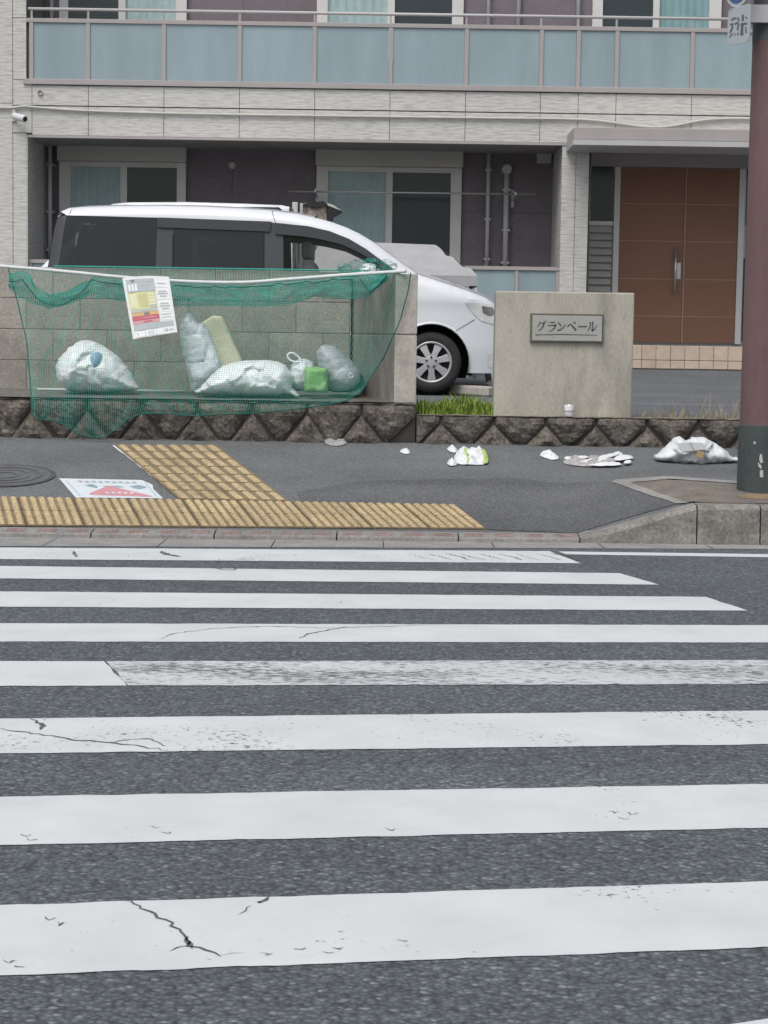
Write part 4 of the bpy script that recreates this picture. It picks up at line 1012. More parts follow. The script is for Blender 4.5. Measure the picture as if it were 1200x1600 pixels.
# grey fabric shelter and the weathered hooded box --------------------------------------
m_tarp = mat('grey_shelter_fabric', (.36, .36, .365), .75, var=.10, scale=5, bump=.3, bscale=18, bdist=.02)
m_tarpw = mat('pale_shelter_wall', (.52, .53, .54), .8, var=.08, scale=5)
tn = empty('fabric_shelter', (at(640, 420, 21.95).x, 21.95, lot_z(21.9)), 'grey fabric cycle shelter with sagging peaked roof behind the minivan bonnet', 'shelter')
ra, rb = at(500, 380, 21.95), at(680, 382.5, 21.95); ra.z = rb.z + .03
ef, er = at(478, 436, 21.15), at(746, 431, 21.15); ef.z = er.z
eb, ebr = Vector((ef.x, 22.75, er.z)), Vector((er.x, 22.75, er.z))
def fab(bld, q, n=16, sag=.03, cr=.012, sd=0):
    V = []; 
    for i in range(n + 1):
        for j in range(n + 1):
            u, v = i / n, j / n; p = (q[0] * (1 - u) + q[1] * u) * (1 - v) + (q[3] * (1 - u) + q[2] * u) * v
            p = p + Vector((0, 0, -sag * math.sin(math.pi * u) * math.sin(math.pi * v) + cr * noise.noise(Vector((u * 2.2 + v * 5, v * 3 - u * 4, sd))) * math.sin(math.pi * min(1, v * 1.0)) ** .5)); V.append(p)
    bld.add(V, [(i * (n + 1) + j, (i + 1) * (n + 1) + j, (i + 1) * (n + 1) + j + 1, i * (n + 1) + j + 1) for i in range(n) for j in range(n)])
bld = B(); fab(bld, [ra, rb, er, ef], sag=.05, cr=.05, sd=1); bld.build('roof_front', m_tarp, tn, smooth=True)
bld = B(); fab(bld, [rb, ra, eb, ebr], sag=.05, cr=.03, sd=2); bld.build('roof_back', m_tarp, tn, smooth=True)
bld = B(); fab(bld, [rb, rb + Vector((.001, 0, 0)), ebr, er], sag=.03, cr=.02, sd=3); bld.build('roof_end', m_tarp, tn, smooth=True)
dn = Vector((0, 0, -.11))
for a, b2 in ((ef, er), (er, ebr), (eb, ef)):
    bld = B(); fab(bld, [a, b2, b2 + dn, a + dn], sag=.012, cr=.02, sd=5); bld.build('valance', m_tarp, tn, smooth=True)
for p in (ef, er, eb, ebr):
    q = Vector((p.x * .985 + .015 * tn.location.x, p.y * .97 + .03 * 21.95, 0)); B().tube([(q.x, q.y, lot_z(q.y)), (q.x, q.y, p.z - .01)], .014, 8).build('pole', m_trim_l, tn, smooth=True)
B().box(ef.x + .1, er.x - .10, 21.30, 21.33, lot_z(21.3), er.z - .14).build('wall_panel', m_tarpw, tn); B().box(er.x - .10, er.x - .07, 21.3, 22.6, lot_z(21.3), er.z - .16).build('wall_panel', m_tarpw, tn)

m_rust = mat('rusty_metal', (.16, .125, .10), .8, var=.5, scale=14, fine=.4, fscale=40, tint=(.5, .46, .42), tint_amt=.9, tscale=9)
YX = 22.75
hb = empty('hooded_box', (at(495, 340, YX).x, YX, lot_z(YX)), 'weathered rusty box with black pointed hood behind the minivan roof', 'box')
a, b2 = at(475, 318, YX), at(511, 352, YX)
B().box(a.x, b2.x, YX - .1, YX + .14, b2.z - .1, a.z).build('rusty_body', m_rust, hb, bevel=.006)
V = [at(474, 318, YX - .13), at(505, 314, YX - .13), at(512, 319, YX - .13), at(509, 323, YX - .13), at(474, 323.5, YX - .13)]; B().prism(V, (0, .3, 0)).build('lid', m_black, hb)
V = [at(512, 319, YX - .12), at(534, 330, YX - .12), at(521, 338, YX - .12), at(517, 346, YX - .12), at(511, 346, YX - .12)]; B().prism(V, (0, .26, 0)).build('hood', m_black, hb)
V = [at(511, 317, YX - .13), at(521, 320, YX - .13), at(534, 329.5, YX - .13), at(512, 321, YX - .13)]; B().prism(V, (0, .28, 0)).build('hood_plate', m_shut, hb)
for p0, p1, t in ((457, 465.5, 316), (469, 474, 318)):
    q, r_ = at(p0, t, YX), at(p1, t, YX); B().box(q.x, r_.x, YX - .04, YX + .03, lot_z(YX) - .02, q.z).build('post', m_trim_l, hb, bevel=.006)
for t in (478, 506): q = at(t, 350, YX); B().box(q.x - .02, q.x + .02, YX - .02, YX + .02, lot_z(YX) - .02, b2.z - .09).build('leg', m_rust, hb)

# ================================================================== RUBBISH NET AND WHAT LIES UNDER IT
m_net = mat('green_net_cord', (.045, .38, .30), .7, var=.1, scale=10)
m_netd = mat('dark_green_edge_cord', (.012, .12, .10), .75, var=.15, scale=20)
m_rope = mat('white_rope', (.66, .68, .68), .7, var=.08, scale=30, bump=.4, bscale=120)
def interp(pts, x):
    if x <= pts[0][0]: return pts[0][1]
    for (a, ya), (b2, yb) in zip(pts, pts[1:]):
        if x <= b2: return ya + (yb - ya) * (x - a) / (b2 - a)
    return pts[-1][1]
ROPE = [(-60, 411), (0, 416), (60, 420.5), (130, 427), (190, 433.5), (260, 438.5), (330, 441.5), (390, 441.5), (435, 437.5), (490, 433.5), (540, 429.5), (590, 426.5), (634, 423.5)]
def rope_Y(x): return interp([(-60, 13.78), (400, 13.72), (560, 13.50), (612, 13.235), (634, 13.225)], x)
rp = [at(x, y, rope_Y(x)) for x, y in ROPE]
B().tube(smooth_poly(rp, 2, False), .0125, 8).build('rope', m_rope, smooth=True, label='white rope sagging along the block wall and holding up the net', cat='rope', base=rp[6])

def strands(bld, grid, r):
    """cords along both directions of a grid of points"""
    nu, nv = len(grid), len(grid[0])
    lines = [[grid[i][j] for i in range(nu)] for j in range(nv)] + [[grid[i][j] for j in range(nv)] for i in range(nu)]
    for L in lines:
        V = []; n = len(L)
        for p in L: V += [p + Vector((0, -r, r * .6)), p + Vector((0, -r * .2, -r)), p + Vector((r * .9, r * .6, 0))]
        d = L[-1] - L[0]
        if abs(d.z) > abs(d.x):
            V = []
            for p in L: V += [p + Vector((-r, -r * .5, 0)), p + Vector((r, -r * .5, 0)), p + Vector((0, r, 0))]
        bld.add(V, [(3 * i + k, 3 * i + (k + 1) % 3, 3 * i + 3 + (k + 1) % 3, 3 * i + 3 + k) for i in range(n - 1) for k in range(3)])
net = empty('rubbish_net', at(330, 560, 13.4), 'green mesh net draped from the rope over the rubbish bags', 'net')
def net_Y(px, py):
    y = interp([(425, rope_Y(px) - .012), (520, 13.50), (600, 13.24), (628, 13.13), (640, 13.105), (700, 13.10)], py)
    return min(y, interp([(556, 13.9), (585, 13.45), (610, 13.232), (650, 13.225)], px))
BOT = [(50, 646), (56, 655), (84, 657), (102, 665), (122, 678), (150, 684), (166, 682), (186, 668), (202, 652), (222, 646), (262, 647), (300, 650), (345, 648), (400, 645), (450, 640), (500, 634), (540, 625), (563, 613)]
cum = [0]
for a, b2 in zip(BOT, BOT[1:]): cum.append(cum[-1] + math.hypot(b2[0] - a[0], b2[1] - a[1]) * (1 if b2[0] < 222 else 1.0))
def bot(u):
    s = u * cum[-1]
    for i in range(len(BOT) - 1):
        if s <= cum[i + 1]: t = (s - cum[i]) / (cum[i + 1] - cum[i]); return (BOT[i][0] + (BOT[i + 1][0] - BOT[i][0]) * t, BOT[i][1] + (BOT[i + 1][1] - BOT[i][1]) * t)
    return BOT[-1]
def netp(u, v):
    tx = 13 + 629 * u; ty = interp(ROPE, tx) + 3; bx, by = bot(u)
    bow = 9 * math.sin(math.pi * v) * (1 - u) ** 4 + 15 * math.sin(math.pi * v) * u ** 6
    px = tx + (bx - tx) * v + bow + 2.5 * noise.noise(Vector((u * 9, v * 5, 1))); py = ty + (by - ty) * v + 2.5 * noise.noise(Vector((u * 8, v * 6, 4)))
    Y = net_Y(px, py) + .02 * noise.noise(Vector((u * 10, v * 4, 9))) * (1 if py < 600 else .3) * (1 if u < .9 else .1)
    return at(px, py, Y)
NU, NV = 150, 66
grid = [[netp(i / NU, j / NV) for j in range(NV + 1)] for i in range(NU + 1)]
bld = B(); strands(bld, grid, .0008); bld.build('mesh', m_net, net, kind='stuff')
edge = [grid[0][j] for j in range(NV + 1)] + [grid[i][NV] for i in range(1, NU + 1)] + [grid[NU][j] for j in range(NV - 1, -1, -1)]
B().tube(edge, .0045, 5).build('edge_cord', m_netd, net, smooth=True)
# the gathered band under the rope
TOPB = [(14, 428), (34, 424), (46, 428), (57, 449), (76, 460), (99, 457), (127, 444), (142, 436)]
LOWB = [(14, 450), (30, 462), (45, 472), (76, 482), (108, 475), (136, 464), (170, 466), (198, 471), (276, 478), (340, 477), (400, 478), (450, 477), (490, 463), (540, 467), (575, 465), (606, 436)]
def bandp(u, v, dy=0):
    px = 14 + 592 * u; t = interp(TOPB, px) if px < 142 else interp(ROPE, px) + 4; b_ = interp(LOWB, px)
    py = t + (max(b_, t + 1) - t) * v
    return at(px + 2.5 * noise.noise(Vector((u * 40, v * 3, 2 + dy))), py + 1.5 * noise.noise(Vector((u * 40, v * 4, 6 + dy))), rope_Y(px) - .03 - .03 * math.sin(v * 3) + .02 * noise.noise(Vector((u * 30, v * 3, dy))) - dy)
for dy in (0, .022):
    gb = [[bandp(i / 200, j / 16, dy) for j in range(17)] for i in range(201)]
    bld = B(); strands(bld, gb, .0022); bld.build('gathered_band', m_net, net, kind='stuff')
B().tube([at(x, y, rope_Y(x) - .09) for x, y in ((14, 440), (26, 440), (34, 436), (44, 449), (58, 466), (76, 476), (98, 476), (118, 466), (134, 450), (142, 437), (160, 441), (190, 444))], .004, 5).build('edge_cord', m_netd, net, smooth=True)
B().tube([at(x, interp(ROPE, x) + 7 + 4 * noise.noise(Vector((x * .07, 0, 0))), rope_Y(x) - .09) for x in range(272, 560, 8)], .0038, 5).build('edge_cord', m_netd, net, smooth=True)
B().tube([at(x, y, rope_Y(x) - .09) for x, y in ((562, 434), (570, 446), (578, 457), (588, 449), (596, 440), (604, 431))], .0045, 5).build('edge_cord', m_netd, net, smooth=True)
# the sheet of net that runs back over the wall top
def backp(u, v):
    px = 84 + 492 * u; a = at(px, interp(ROPE, px), rope_Y(px)); b_ = at(px, 421.5, 14.285); b_.z = zb1 + .004; p = a.lerp(b_, v)
    return p + Vector((0, 0, -.03 * math.sin(math.pi * v))) if v < 1 else p
gb = [[backp(i / 120, j / 12) for j in range(13)] for i in range(121)]
bld = B(); strands(bld, gb, .0009); bld.build('back_sheet', m_net, net, kind='stuff')
B().tube([gb[i][12] + Vector((0, 0, .003)) for i in range(121)], .005, 5).build('edge_cord', m_net, net, smooth=True)
def bunch(u, v):
    px = 528 + 92 * u; py = 403 + 22 * v + 9 * abs(u - .55) * (1 - v) * 2
    p = at(px, py, 13.95 - .35 * u); return p + Vector((.03 * noise.noise(Vector((u * 9, v * 7, 1))), .09 * noise.noise(Vector((u * 8, v * 6, 5))), .045 * noise.noise(Vector((u * 9, v * 5, 8)))))
gb = [[bunch(i / 40, j / 14) for j in range(15)] for i in range(41)]
bld = B(); strands(bld, gb, .0011); bld.build('bunched_net', m_net, net, kind='stuff')

# notice sheet -------------------------------------------------------------------
m_sheet = mat('laminated_paper', (.68, .71, .71), .35, var=.04, scale=8)
prm = {k: mat('print_' + k, c, .5, var=.06, scale=20) for k, c in dict(grey=(.40, .45, .47), yellow=(.62, .60, .27), cream=(.66, .66, .45), olive=(.50, .49, .26), green=(.42, .48, .40), orange=(.62, .38, .17), red=(.50, .11, .15), pink=(.60, .30, .34), white=(.74, .76, .77), ink=(.16, .18, .19), mid=(.45, .46, .47)).items()}
Q = [(191, 434.5), (264, 432.5), (277, 519), (208, 530)]
def sheetp(s, t, off=0):
    x = (Q[0][0] * (1 - s) + Q[1][0] * s) * (1 - t) + (Q[3][0] * (1 - s) + Q[2][0] * s) * t
    y = (Q[0][1] * (1 - s) + Q[1][1] * s) * (1 - t) + (Q[3][1] * (1 - s) + Q[2][1] * s) * t - 4 * math.sin(math.pi * s) * (1 - t) * .6
    return at(x, y, 13.56 - .14 * t + .03 * math.sin(3 * s + 1) - off)
nt_ = empty('notice_sheet', sheetp(.5, 1), 'laminated refuse notice with yellow, orange and red bands hanging on the rope', 'notice')
def rect(bld, s0, s1, t0, t1, off, n=6):
    V = [sheetp(s0 + (s1 - s0) * i / n, t0 + (t1 - t0) * j / n, off) for i in range(n + 1) for j in range(n + 1)]
    bld.add(V, [(i * (n + 1) + j, (i + 1) * (n + 1) + j, (i + 1) * (n + 1) + j + 1, i * (n + 1) + j + 1) for i in range(n) for j in range(n)])
bld = B(); rect(bld, 0, 1, 0, 1, 0, 12); rect(bld, 0, 1, 0, 1, -.003, 12); sh = bld.build('sheet', m_sheet, nt_, smooth=True)
PR = [('grey', .06, .66, .04, .25), ('white', .67, .95, .07, .19), ('yellow', .06, .64, .26, .53), ('green', .06, .64, .53, .585), ('orange', .06, .65, .59, .645), ('red', .06, .66, .65, .715), ('pink', .06, .66, .72, .77),
      ('white', .67, .95, .21, .40), ('white', .67, .95, .42, .61), ('white', .68, .95, .625, .75), ('grey', .06, .95, .78, .875), ('white', .07, .95, .885, .985)]
PR2 = [('cream', .085, .235, .275, .51), ('olive', .27, .46, .29, .50), ('cream', .485, .63, .275, .325), ('cream', .485, .63, .335, .375), ('cream', .485, .63, .385, .43), ('cream', .485, .63, .44, .48), ('green', .485, .63, .485, .525),
       ('ink', .16, .24, .05, .075), ('ink', .185, .215, .075, .10), ('white', .09, .14, .12, .23), ('white', .16, .21, .12, .23), ('white', .23, .28, .12, .23), ('mid', .30, .62, .05, .09), ('mid', .32, .48, .12, .15),
       ('mid', .71, .91, .115, .135), ('mid', .72, .90, .25, .275), ('mid', .70, .93, .29, .315), ('mid', .74, .89, .335, .36), ('mid', .72, .90, .46, .485), ('mid', .70, .93, .505, .53), ('mid', .74, .90, .55, .575), ('mid', .70, .93, .65, .665), ('mid', .70, .93, .70, .715),
       ('ink', .145, .165, .27, .50), ('ink', .33, .45, .60, .635), ('pink', .30, .60, .675, .69), ('red', .30, .50, .735, .755), ('mid', .30, .44, .545, .57),
       ('ink', .12, .15, .915, .955), ('ink', .17, .20, .91, .96), ('ink', .215, .25, .915, .955), ('ink', .30, .306, .89, .98), ('mid', .37, .40, .91, .965), ('mid', .42, .50, .91, .925), ('mid', .42, .50, .945, .96), ('ink', .54, .545, .90, .975), ('ink', .72, .74, .92, .95), ('ink', .77, .79, .905, .955), ('mid', .82, .93, .92, .945),
       ('mid', .06, .66, .2555, .2575), ('mid', .66, .663, .08, .76)]
for lvl, lst in ((.002, PR), (.004, PR2)):
    for p in lst:
        bld = B(); rect(bld, p[1], p[2], p[3], p[4], lvl, 3); bld.build('print', prm[p[0]], sh, smooth=True)

# bags -------------------------------------------------------------------------------
m_bag = mat('white_plastic_bag', (.84, .87, .88), .30, var=.10, scale=9, bump=.4, bscale=38, bdist=.01)
m_bagg = mat('greyish_plastic_bag', (.76, .79, .82), .40, var=.12, scale=9, bump=.4, bscale=38, bdist=.01)
m_lilac = mat('lilac_grey_bag', (.46, .46, .51), .40, var=.16, scale=8, bump=.5, bscale=38, bdist=.01, tint=(.70, .76, .78), tint_amt=.8, tscale=3)
m_blueprint = mat('bluish_bag_content', (.30, .46, .60), .45, var=.2, scale=16, bump=.4)
m_cream = mat('cream_cushion', (.80, .75, .55), .75, var=.08, scale=8, bump=.3)
m_greenbag = mat('bright_green_plastic', (.26, .50, .17), .4, var=.2, scale=12, bump=.4, tint=(.45, .62, .38), tint_amt=.6, tscale=8)
m_bagshadow = mat('bag_shadow_black', (.03, .032, .035), .4, var=.2, bump=.4)
def O(px, Y, sm=1): return [tuple(p) for p in smooth_poly([(at(x, y, Y).x, at(x, y, Y).z) for x, y in px], sm)]
def bag(name, px, Y, T, m, label, cat='bag', cr=.026, cs=6.5, seed=0, step=.011, grp=None, rim=None, parent=None):
    bld = B(); pillow(bld, O(px, Y), Y, T, step, crumple=cr, cs=cs, seed=seed, rim=rim)
    if parent: return bld.build(name, m, parent, smooth=True)
    return bld.build(name, m, smooth=True, label=label, cat=cat, group=grp)
G = 'rubbish bags under the net'
bA = bag('rubbish_bag', [(88, 575), (90, 562), (103, 548), (120, 535), (132, 530), (150, 534), (170, 545), (190, 562), (203, 580), (213, 600), (220, 608), (200, 612), (160, 614), (130, 613), (108, 612), (96, 602), (89, 590)], 13.72, .22, m_bag, 'white rubbish bag with a bluish patch, alone at the left end of the net', seed=1, grp=G, rim=.15)
bag('inner_content', [(138, 560), (146, 549), (158, 549), (165, 562), (160, 578), (144, 580)], 13.60, .115, m_blueprint, None, seed=2, cr=.01, parent=bA)
bag('rubbish_bag', [(279, 520), (282, 503), (293, 487), (302, 493), (310, 506), (320, 503), (338, 545), (348, 576), (331, 588), (313, 607), (302, 616), (296, 600), (289, 565)], 13.80, .10, m_bagg, 'tall pointed white bag leaning upright beside the cream cushion', seed=3, grp=G, rim=.07)
bag('cushion', [(309, 509), (309, 508), (331, 494), (333, 493), (346, 494), (348, 496), (353, 506), (368, 540), (384, 573), (384, 576), (382, 590), (345, 590), (330, 550)], 13.93, .05, m_cream, 'cream foam cushion standing on edge among the bags', 'cushion', cr=.004, seed=4, rim=.014)
bB = bag('rubbish_bag', [(300, 614), (316, 602), (335, 581), (352, 569), (380, 563), (420, 562), (440, 566), (453, 578), (459, 592), (456, 604), (463, 612), (471, 619), (464, 622), (450, 617), (430, 620), (400, 620), (360, 618), (320, 617)], 13.58, .20, m_bag, 'long white rubbish bag lying in front of the cream cushion', seed=5, grp=G, rim=.13)
bC = bag('rubbish_bag', [(451, 580), (457, 567), (468, 560), (480, 561), (492, 568), (495, 590), (492, 609), (470, 612), (454, 609)], 13.78, .13, m_bagg, 'small greyish carrier bag with a looped handle behind the green packet', seed=6, grp=G, rim=.09)
B().tube(smooth_poly([at(x, y, 13.68) for x, y in ((472, 566), (461, 566), (452, 562), (448.5, 556), (452, 551.5), (458, 551), (465, 556), (471, 563), (477, 572))], 2, False), .008, 6).build('handle', m_bag, bC, smooth=True)
c0, c1 = at(476, 574, 13.52), at(512, 613.5, 13.52)
bld = B(); pillow(bld, [(c0.x, c0.z), ((c0.x + c1.x) / 2, c0.z + .006), (c1.x, c0.z - .004), (c1.x + .004, c1.z), (c0.x - .002, c1.z)], 13.52, .06, .014, crumple=.014, seed=7, rim=.03)
bld.build('green_packet', m_greenbag, smooth=True, label='bright green square packet between the small bag and the lilac bag', cat='packet')
bD = bag('rubbish_bag', [(493, 552), (500, 541), (509, 537.5), (526, 542), (541, 555), (555, 570), (564, 585), (561, 598), (549, 609), (530, 612), (516, 610), (506, 592), (499, 575)], 13.72, .17, m_lilac, 'lilac grey rubbish bag at the right end of the net', seed=8, grp=G, rim=.11)
bag('rubbish_bag', [(505, 600), (530, 588), (560, 580), (569, 590), (568, 603), (552, 613), (512, 613)], 13.95, .12, m_bagshadow, 'black bag shape added as the shadow behind the lilac bag', seed=9, grp=G, rim=.07)  # black shape added for the dark shadow behind the lilac bag
q = at(548, 587, 13.545); ring = [q + Vector((.014 * math.cos(R(a)), 0, .017 * math.sin(R(a)))) for a in range(0, 361, 30)]
B().tube(ring, .004, 5).build('printed_ring', m_bag, bD, smooth=True)
m_rod = mat('white_plastic_rod', (.62, .64, .64), .5, var=.05)
ra_, rb_ = at(58, 604, 14.02), at(290, 606, 14.02); ra_.z = rb_.z = floor_z(14.02) + .01
B().tube([ra_, rb_], .009, 8).build('plastic_rod', m_rod, smooth=True, label='thin white rod lying on the ledge behind the leftmost bag', cat='rod')

# ================================================================== LITTER ON THE PAVEMENT
m_litter = mat('crumpled_white_plastic', (.70, .72, .735), .5, var=.08, scale=20, bump=.5, bscale=60, bdist=.006)
m_clearp = mat('clear_grey_plastic', (.42, .43, .43), .25, var=.15, scale=20, alpha=.85, bump=.5)
m_lime = mat('lime_print', (.40, .55, .16), .5, var=.15, scale=25)
m_news = mat('grey_newsprint', (.36, .345, .34), .8, var=.3, scale=30, fine=.3, fscale=120)
m_tan = mat('tan_scrap', (.38, .27, .15), .7, var=.2)
def lump(bld, px, H, seed, cr=.007, cs=13, step=.008, rim=.03, base=0.0):
    P = [tuple(p) for p in smooth_poly([(onwalk(x, y).x, onwalk(x, y).y) for x, y in px], 1)]
    pts, fs, bdv = polygrid(P, step); V = []
    for (x, y), b_ in zip(pts, bdv):
        d = 0 if b_ else poly_dist((x, y), P); k = min(1, d / rim)
        V.append((x, y, walk_z(x, y) + .006 + base + H * .75 * math.sqrt(k) * (.75 + .5 * noise.noise(Vector((x * 15, y * 15, seed)))) + cr * 1.6 * (facet((x, y, 0), cs, seed) - .3) * (.25 + k)))
    return bld.add([(a, b2, max(c, walk_z(a, b2) + .005)) for a, b2, c in V], fs)
bld = B(); lump(bld, [(505, 688), (512, 683), (530, 684), (543, 690), (541, 696), (525, 698), (510, 696)], .022, 11, cr=.01); bld.build('plastic_tray', m_clearp, smooth=True, label='clear crushed plastic tray at the foot of the taller stone wall', cat='litter', group='litter on the pavement')
bld = B(); lump(bld, [(624, 706), (629, 703), (636, 702), (641, 706), (640, 711), (628, 710)], .022, 12, step=.006); bld.build('tissue', m_litter, smooth=True, label='tiny white tissue scrap between the tray and the green wrapper', cat='litter', group='litter on the pavement')
wr_ = empty('snack_wrapper', onwalk(732, 722), 'crumpled white and lime green wrapper below the nameplate pillar', 'litter', 'litter on the pavement')
bld = B(); lump(bld, [(708, 718), (713, 710), (730, 707), (757, 709), (764, 718), (761, 727), (735, 727.5), (714, 727)], .045, 13, cr=.011); bld.build('packet', m_litter, wr_, smooth=True)
for k, pxs in enumerate(([(697, 703), (703, 699), (712, 701), (716, 708), (706, 709)], [(714, 706), (722, 703), (736, 706), (738, 711), (724, 712)], [(741, 704), (748, 700), (756, 706), (754, 712), (744, 711)], [(697, 725), (703, 721), (712, 723), (716, 728), (704, 730)])):
    bld = B(); lump(bld, pxs, .035, 20 + k, step=.006, cr=.008); bld.build('torn_piece', m_litter, wr_, smooth=True)
for k, pxs in enumerate(([(720, 710), (729, 708), (738, 726), (727, 728)], [(750, 711), (759, 709), (765, 726), (755, 728)])):
    bld = B(); lump(bld, pxs, .047, 13, cr=.016, base=.012, step=.007); bld.build('lime_stripe', m_lime, wr_, smooth=True)
bld = B(); lump(bld, [(842, 712), (850, 707), (858, 709), (866, 711), (875, 716), (868, 721), (858, 718), (848, 716)], .028, 31, step=.006, cr=.009); bld.build('tissue', m_litter, smooth=True, label='small crumpled tissue just left of the scattered paper strips', cat='litter', group='litter on the pavement')
pp = empty('paper_scraps', onwalk(930, 728), 'scattered newspaper and white paper strips on the pavement', 'litter', 'litter on the pavement')
bld = B(); lump(bld, [(876, 724), (892, 718), (930, 716), (955, 717), (965, 725), (940, 731), (900, 730)], .022, 32, cr=.012); bld.build('newspaper', m_news, pp, smooth=True)
for k, pxs in enumerate(([(880, 719), (918, 717), (921, 720), (884, 723)], [(905, 724), (950, 719), (952, 723), (908, 728)], [(930, 720), (968, 711), (972, 714), (936, 724)], [(918, 728), (968, 726), (972, 731), (922, 732)], [(957, 720), (986, 716), (991, 721), (962, 725)], [(966, 716), (971, 709), (974, 716), (969, 721)], [(975, 725), (988, 724), (984, 729), (974, 729)])):
    bld = B(); lump(bld, pxs, .016, 40 + k, step=.008, cr=.004, rim=.02, base=.010 if k % 2 else .014); bld.build('paper_strip', m_litter, pp, smooth=True)
cb = onwalk(1085, 727); Yb_ = cb.y + .18
kb = empty('crumpled_bag', (cb.x, Yb_, cb.z), 'large crumpled white carrier bag on the pavement beside the red pole', 'litter', 'litter on the pavement')
bld = B(); pillow(bld, O([(1021, 714), (1032, 706), (1045, 693), (1056, 681), (1065, 682), (1070, 690), (1082, 684), (1098, 682), (1108, 688), (1122, 695), (1134, 702), (1140, 714), (1156, 714), (1158, 724), (1138, 722), (1110, 727), (1075, 728), (1045, 722), (1026, 720)], Yb_), Yb_, .17, .013, rim=.10, crumple=.045, cs=8, seed=51); bld.build('bag_body', m_litter, kb, smooth=True)
for k, (a, b2, c, d, mm) in enumerate((((1058, 693), (1078, 691), (1086, 704), (1066, 706), m_litter), ((1078, 691), (1098, 692), (1104, 702), (1086, 704), m_litter), ((1090, 704), (1101, 706), (1098, 717), (1088, 713), m_tan))):
    bld = B(); bld.prism([at(*p, Yb_ - .185 - .01 * k) for p in (a, b2, c, d)], (0, .012, 0)); bld.build('scrap' if mm is m_tan else 'label_panel', mm if mm is m_tan else m_rod, kb)
cc = at(889, 647, YW + .07)
cn = empty('white_can', (cc.x, YW + .07, ZR - .002), 'small white can standing on the stone wall under the nameplate', 'can')
B().lathe([(0, 0), (.028, 0), (.033, .006), (.033, .072), (.029, .080)], (cc.x, YW + .07, ZR - .002), 'Z', 20).build('can_body', m_litter, cn, smooth=True, auto=50)
B().lathe([(.0295, .078), (.026, .086), (0, .083)], (cc.x, YW + .07, ZR - .002), 'Z', 20).build('can_top', m_steel, cn, smooth=True)
B().lathe([(.0334, .030), (.0334, .040)], (cc.x, YW + .07, ZR - .002), 'Z', 20).build('printed_band', m_news, cn, smooth=True)

# ================================================================== POLE, SIGNS, GROUND MARKS
m_redpole = mat('dull_red_brown_paint', (.15, .09, .092), .55, var=.14, scale=3, stretch=(1, 1, .3), fine=.08, fscale=30)
m_greypole = mat('slate_grey_paint', (.095, .11, .115), .55, var=.12, scale=4)
m_sleeve = mat('dark_green_grey_sleeve', (.055, .07, .068), .6, var=.16, scale=5, fine=.1, fscale=40)
m_rstain = mat('rust_stained_concrete', (.24, .17, .10), .9, var=.3, scale=9, fine=.2)
pc = onwalk(1193, 772); pc.y += .125; pc.z = walk_z(pc.x, pc.y)
pol = empty('signal_pole', pc, 'thick red brown steel pole with dark sleeved base by the kerb', 'pole')
zA, zB = at(1170, 664, pc.y).z, at(1180, 62, pc.y).z
rP = .128
B().lathe([(rP + .006, -.03), (rP + .006, zA - pc.z), (rP, zA - pc.z + .004)], pc, 'Z', 40).build('base_sleeve', m_sleeve, pol, smooth=True, auto=40)
B().lathe([(rP, zA - pc.z), (rP - .004, zB - pc.z - .09), (rP - .004, zB - pc.z)], pc, 'Z', 40).build('red_shaft', m_redpole, pol, smooth=True)
B().lathe([(rP - .002, zB - pc.z - .01), (rP - .012, 6.2), (0, 6.25)], pc, 'Z', 40).build('grey_shaft', m_greypole, pol, smooth=True, auto=40)
patch_on_walk([(1150, 776), (1165, 773), (1260, 775), (1260, 781), (1190, 781.5), (1158, 779.5)], 'rust_stain', m_rstain, walk, lift=.006, jag=.02)
for pl in ([(1187, 710), (1190, 709), (1192, 722), (1188, 724), (1186, 718)], [(1184, 722), (1190, 728), (1189, 733), (1185, 729)], [(1187, 735), (1192, 734), (1192, 746), (1187, 745)], [(1178, 690), (1181, 690), (1181, 694), (1178, 694)]):
    V = []
    for x, y in pl:
        p = at(x, y, pc.y - rP); dx = p.x - pc.x; V.append((p.x, pc.y - math.sqrt(max(.0001, (rP + .0075) ** 2 - dx * dx)), p.z))
    B().add(V, [tuple(range(len(V)))]).build('torn_sticker', m_trim_l, pol)
m_signw = mat('white_sign_face', (.52, .56, .58), .4, var=.05)
m_signb = mat('blue_sign_face', (.05, .10, .28), .4, var=.05)
m_signink = mat('slate_sign_lettering', (.10, .14, .16), .5, var=.1)
def splate(u, v, off=0):
    x, y = 1120 + u / 13.33, v / 13.33; s = (u - 220) / 480; return at(x, y, 11.42 - .40 * s - off)
sg = empty('sign_plate', splate(460, 900), 'white plate with slate lettering bracketed to the red pole', 'sign')
pts_ = smooth_poly([(232, 240), (300, 172), (600, 95), (690, 70), (712, 130), (690, 700), (655, 860), (560, 890), (240, 942), (220, 920)], 1)
F3 = [splate(p[0], p[1]) for p in pts_]; B().prism(F3, (.004, .006, 0)).build('plate', m_signw, sg)
SS = [[(300, 425, 30), (352, 390, 40)], [(350, 372, 36), (412, 385, 34)], [(278, 515, 50), (345, 502, 44)], [(335, 540, 34), (300, 640, 40), (268, 690, 26)], [(368, 505, 40), (455, 468, 36)], [(436, 368, 34), (465, 445, 34)], [(455, 500, 34), (432, 630, 36)], [(330, 690, 30), (265, 785, 26)], [(375, 690, 22), (378, 745, 22)], [(440, 680, 26), (440, 735, 26)], [(545, 305, 40), (542, 440, 44)], [(495, 515, 40), (630, 488, 44)], [(530, 480, 54), (522, 715, 60)], [(596, 345, 24), (632, 395, 30)], [(598, 560, 26), (612, 695, 30)], [(488, 722, 34), (560, 712, 30)]]
bld = B(); strokes(bld, SS, lambda u, v: splate(u, v, .001), .0015, (-.5, -.8, 0)); bld.build('lettering', m_signink, sg)
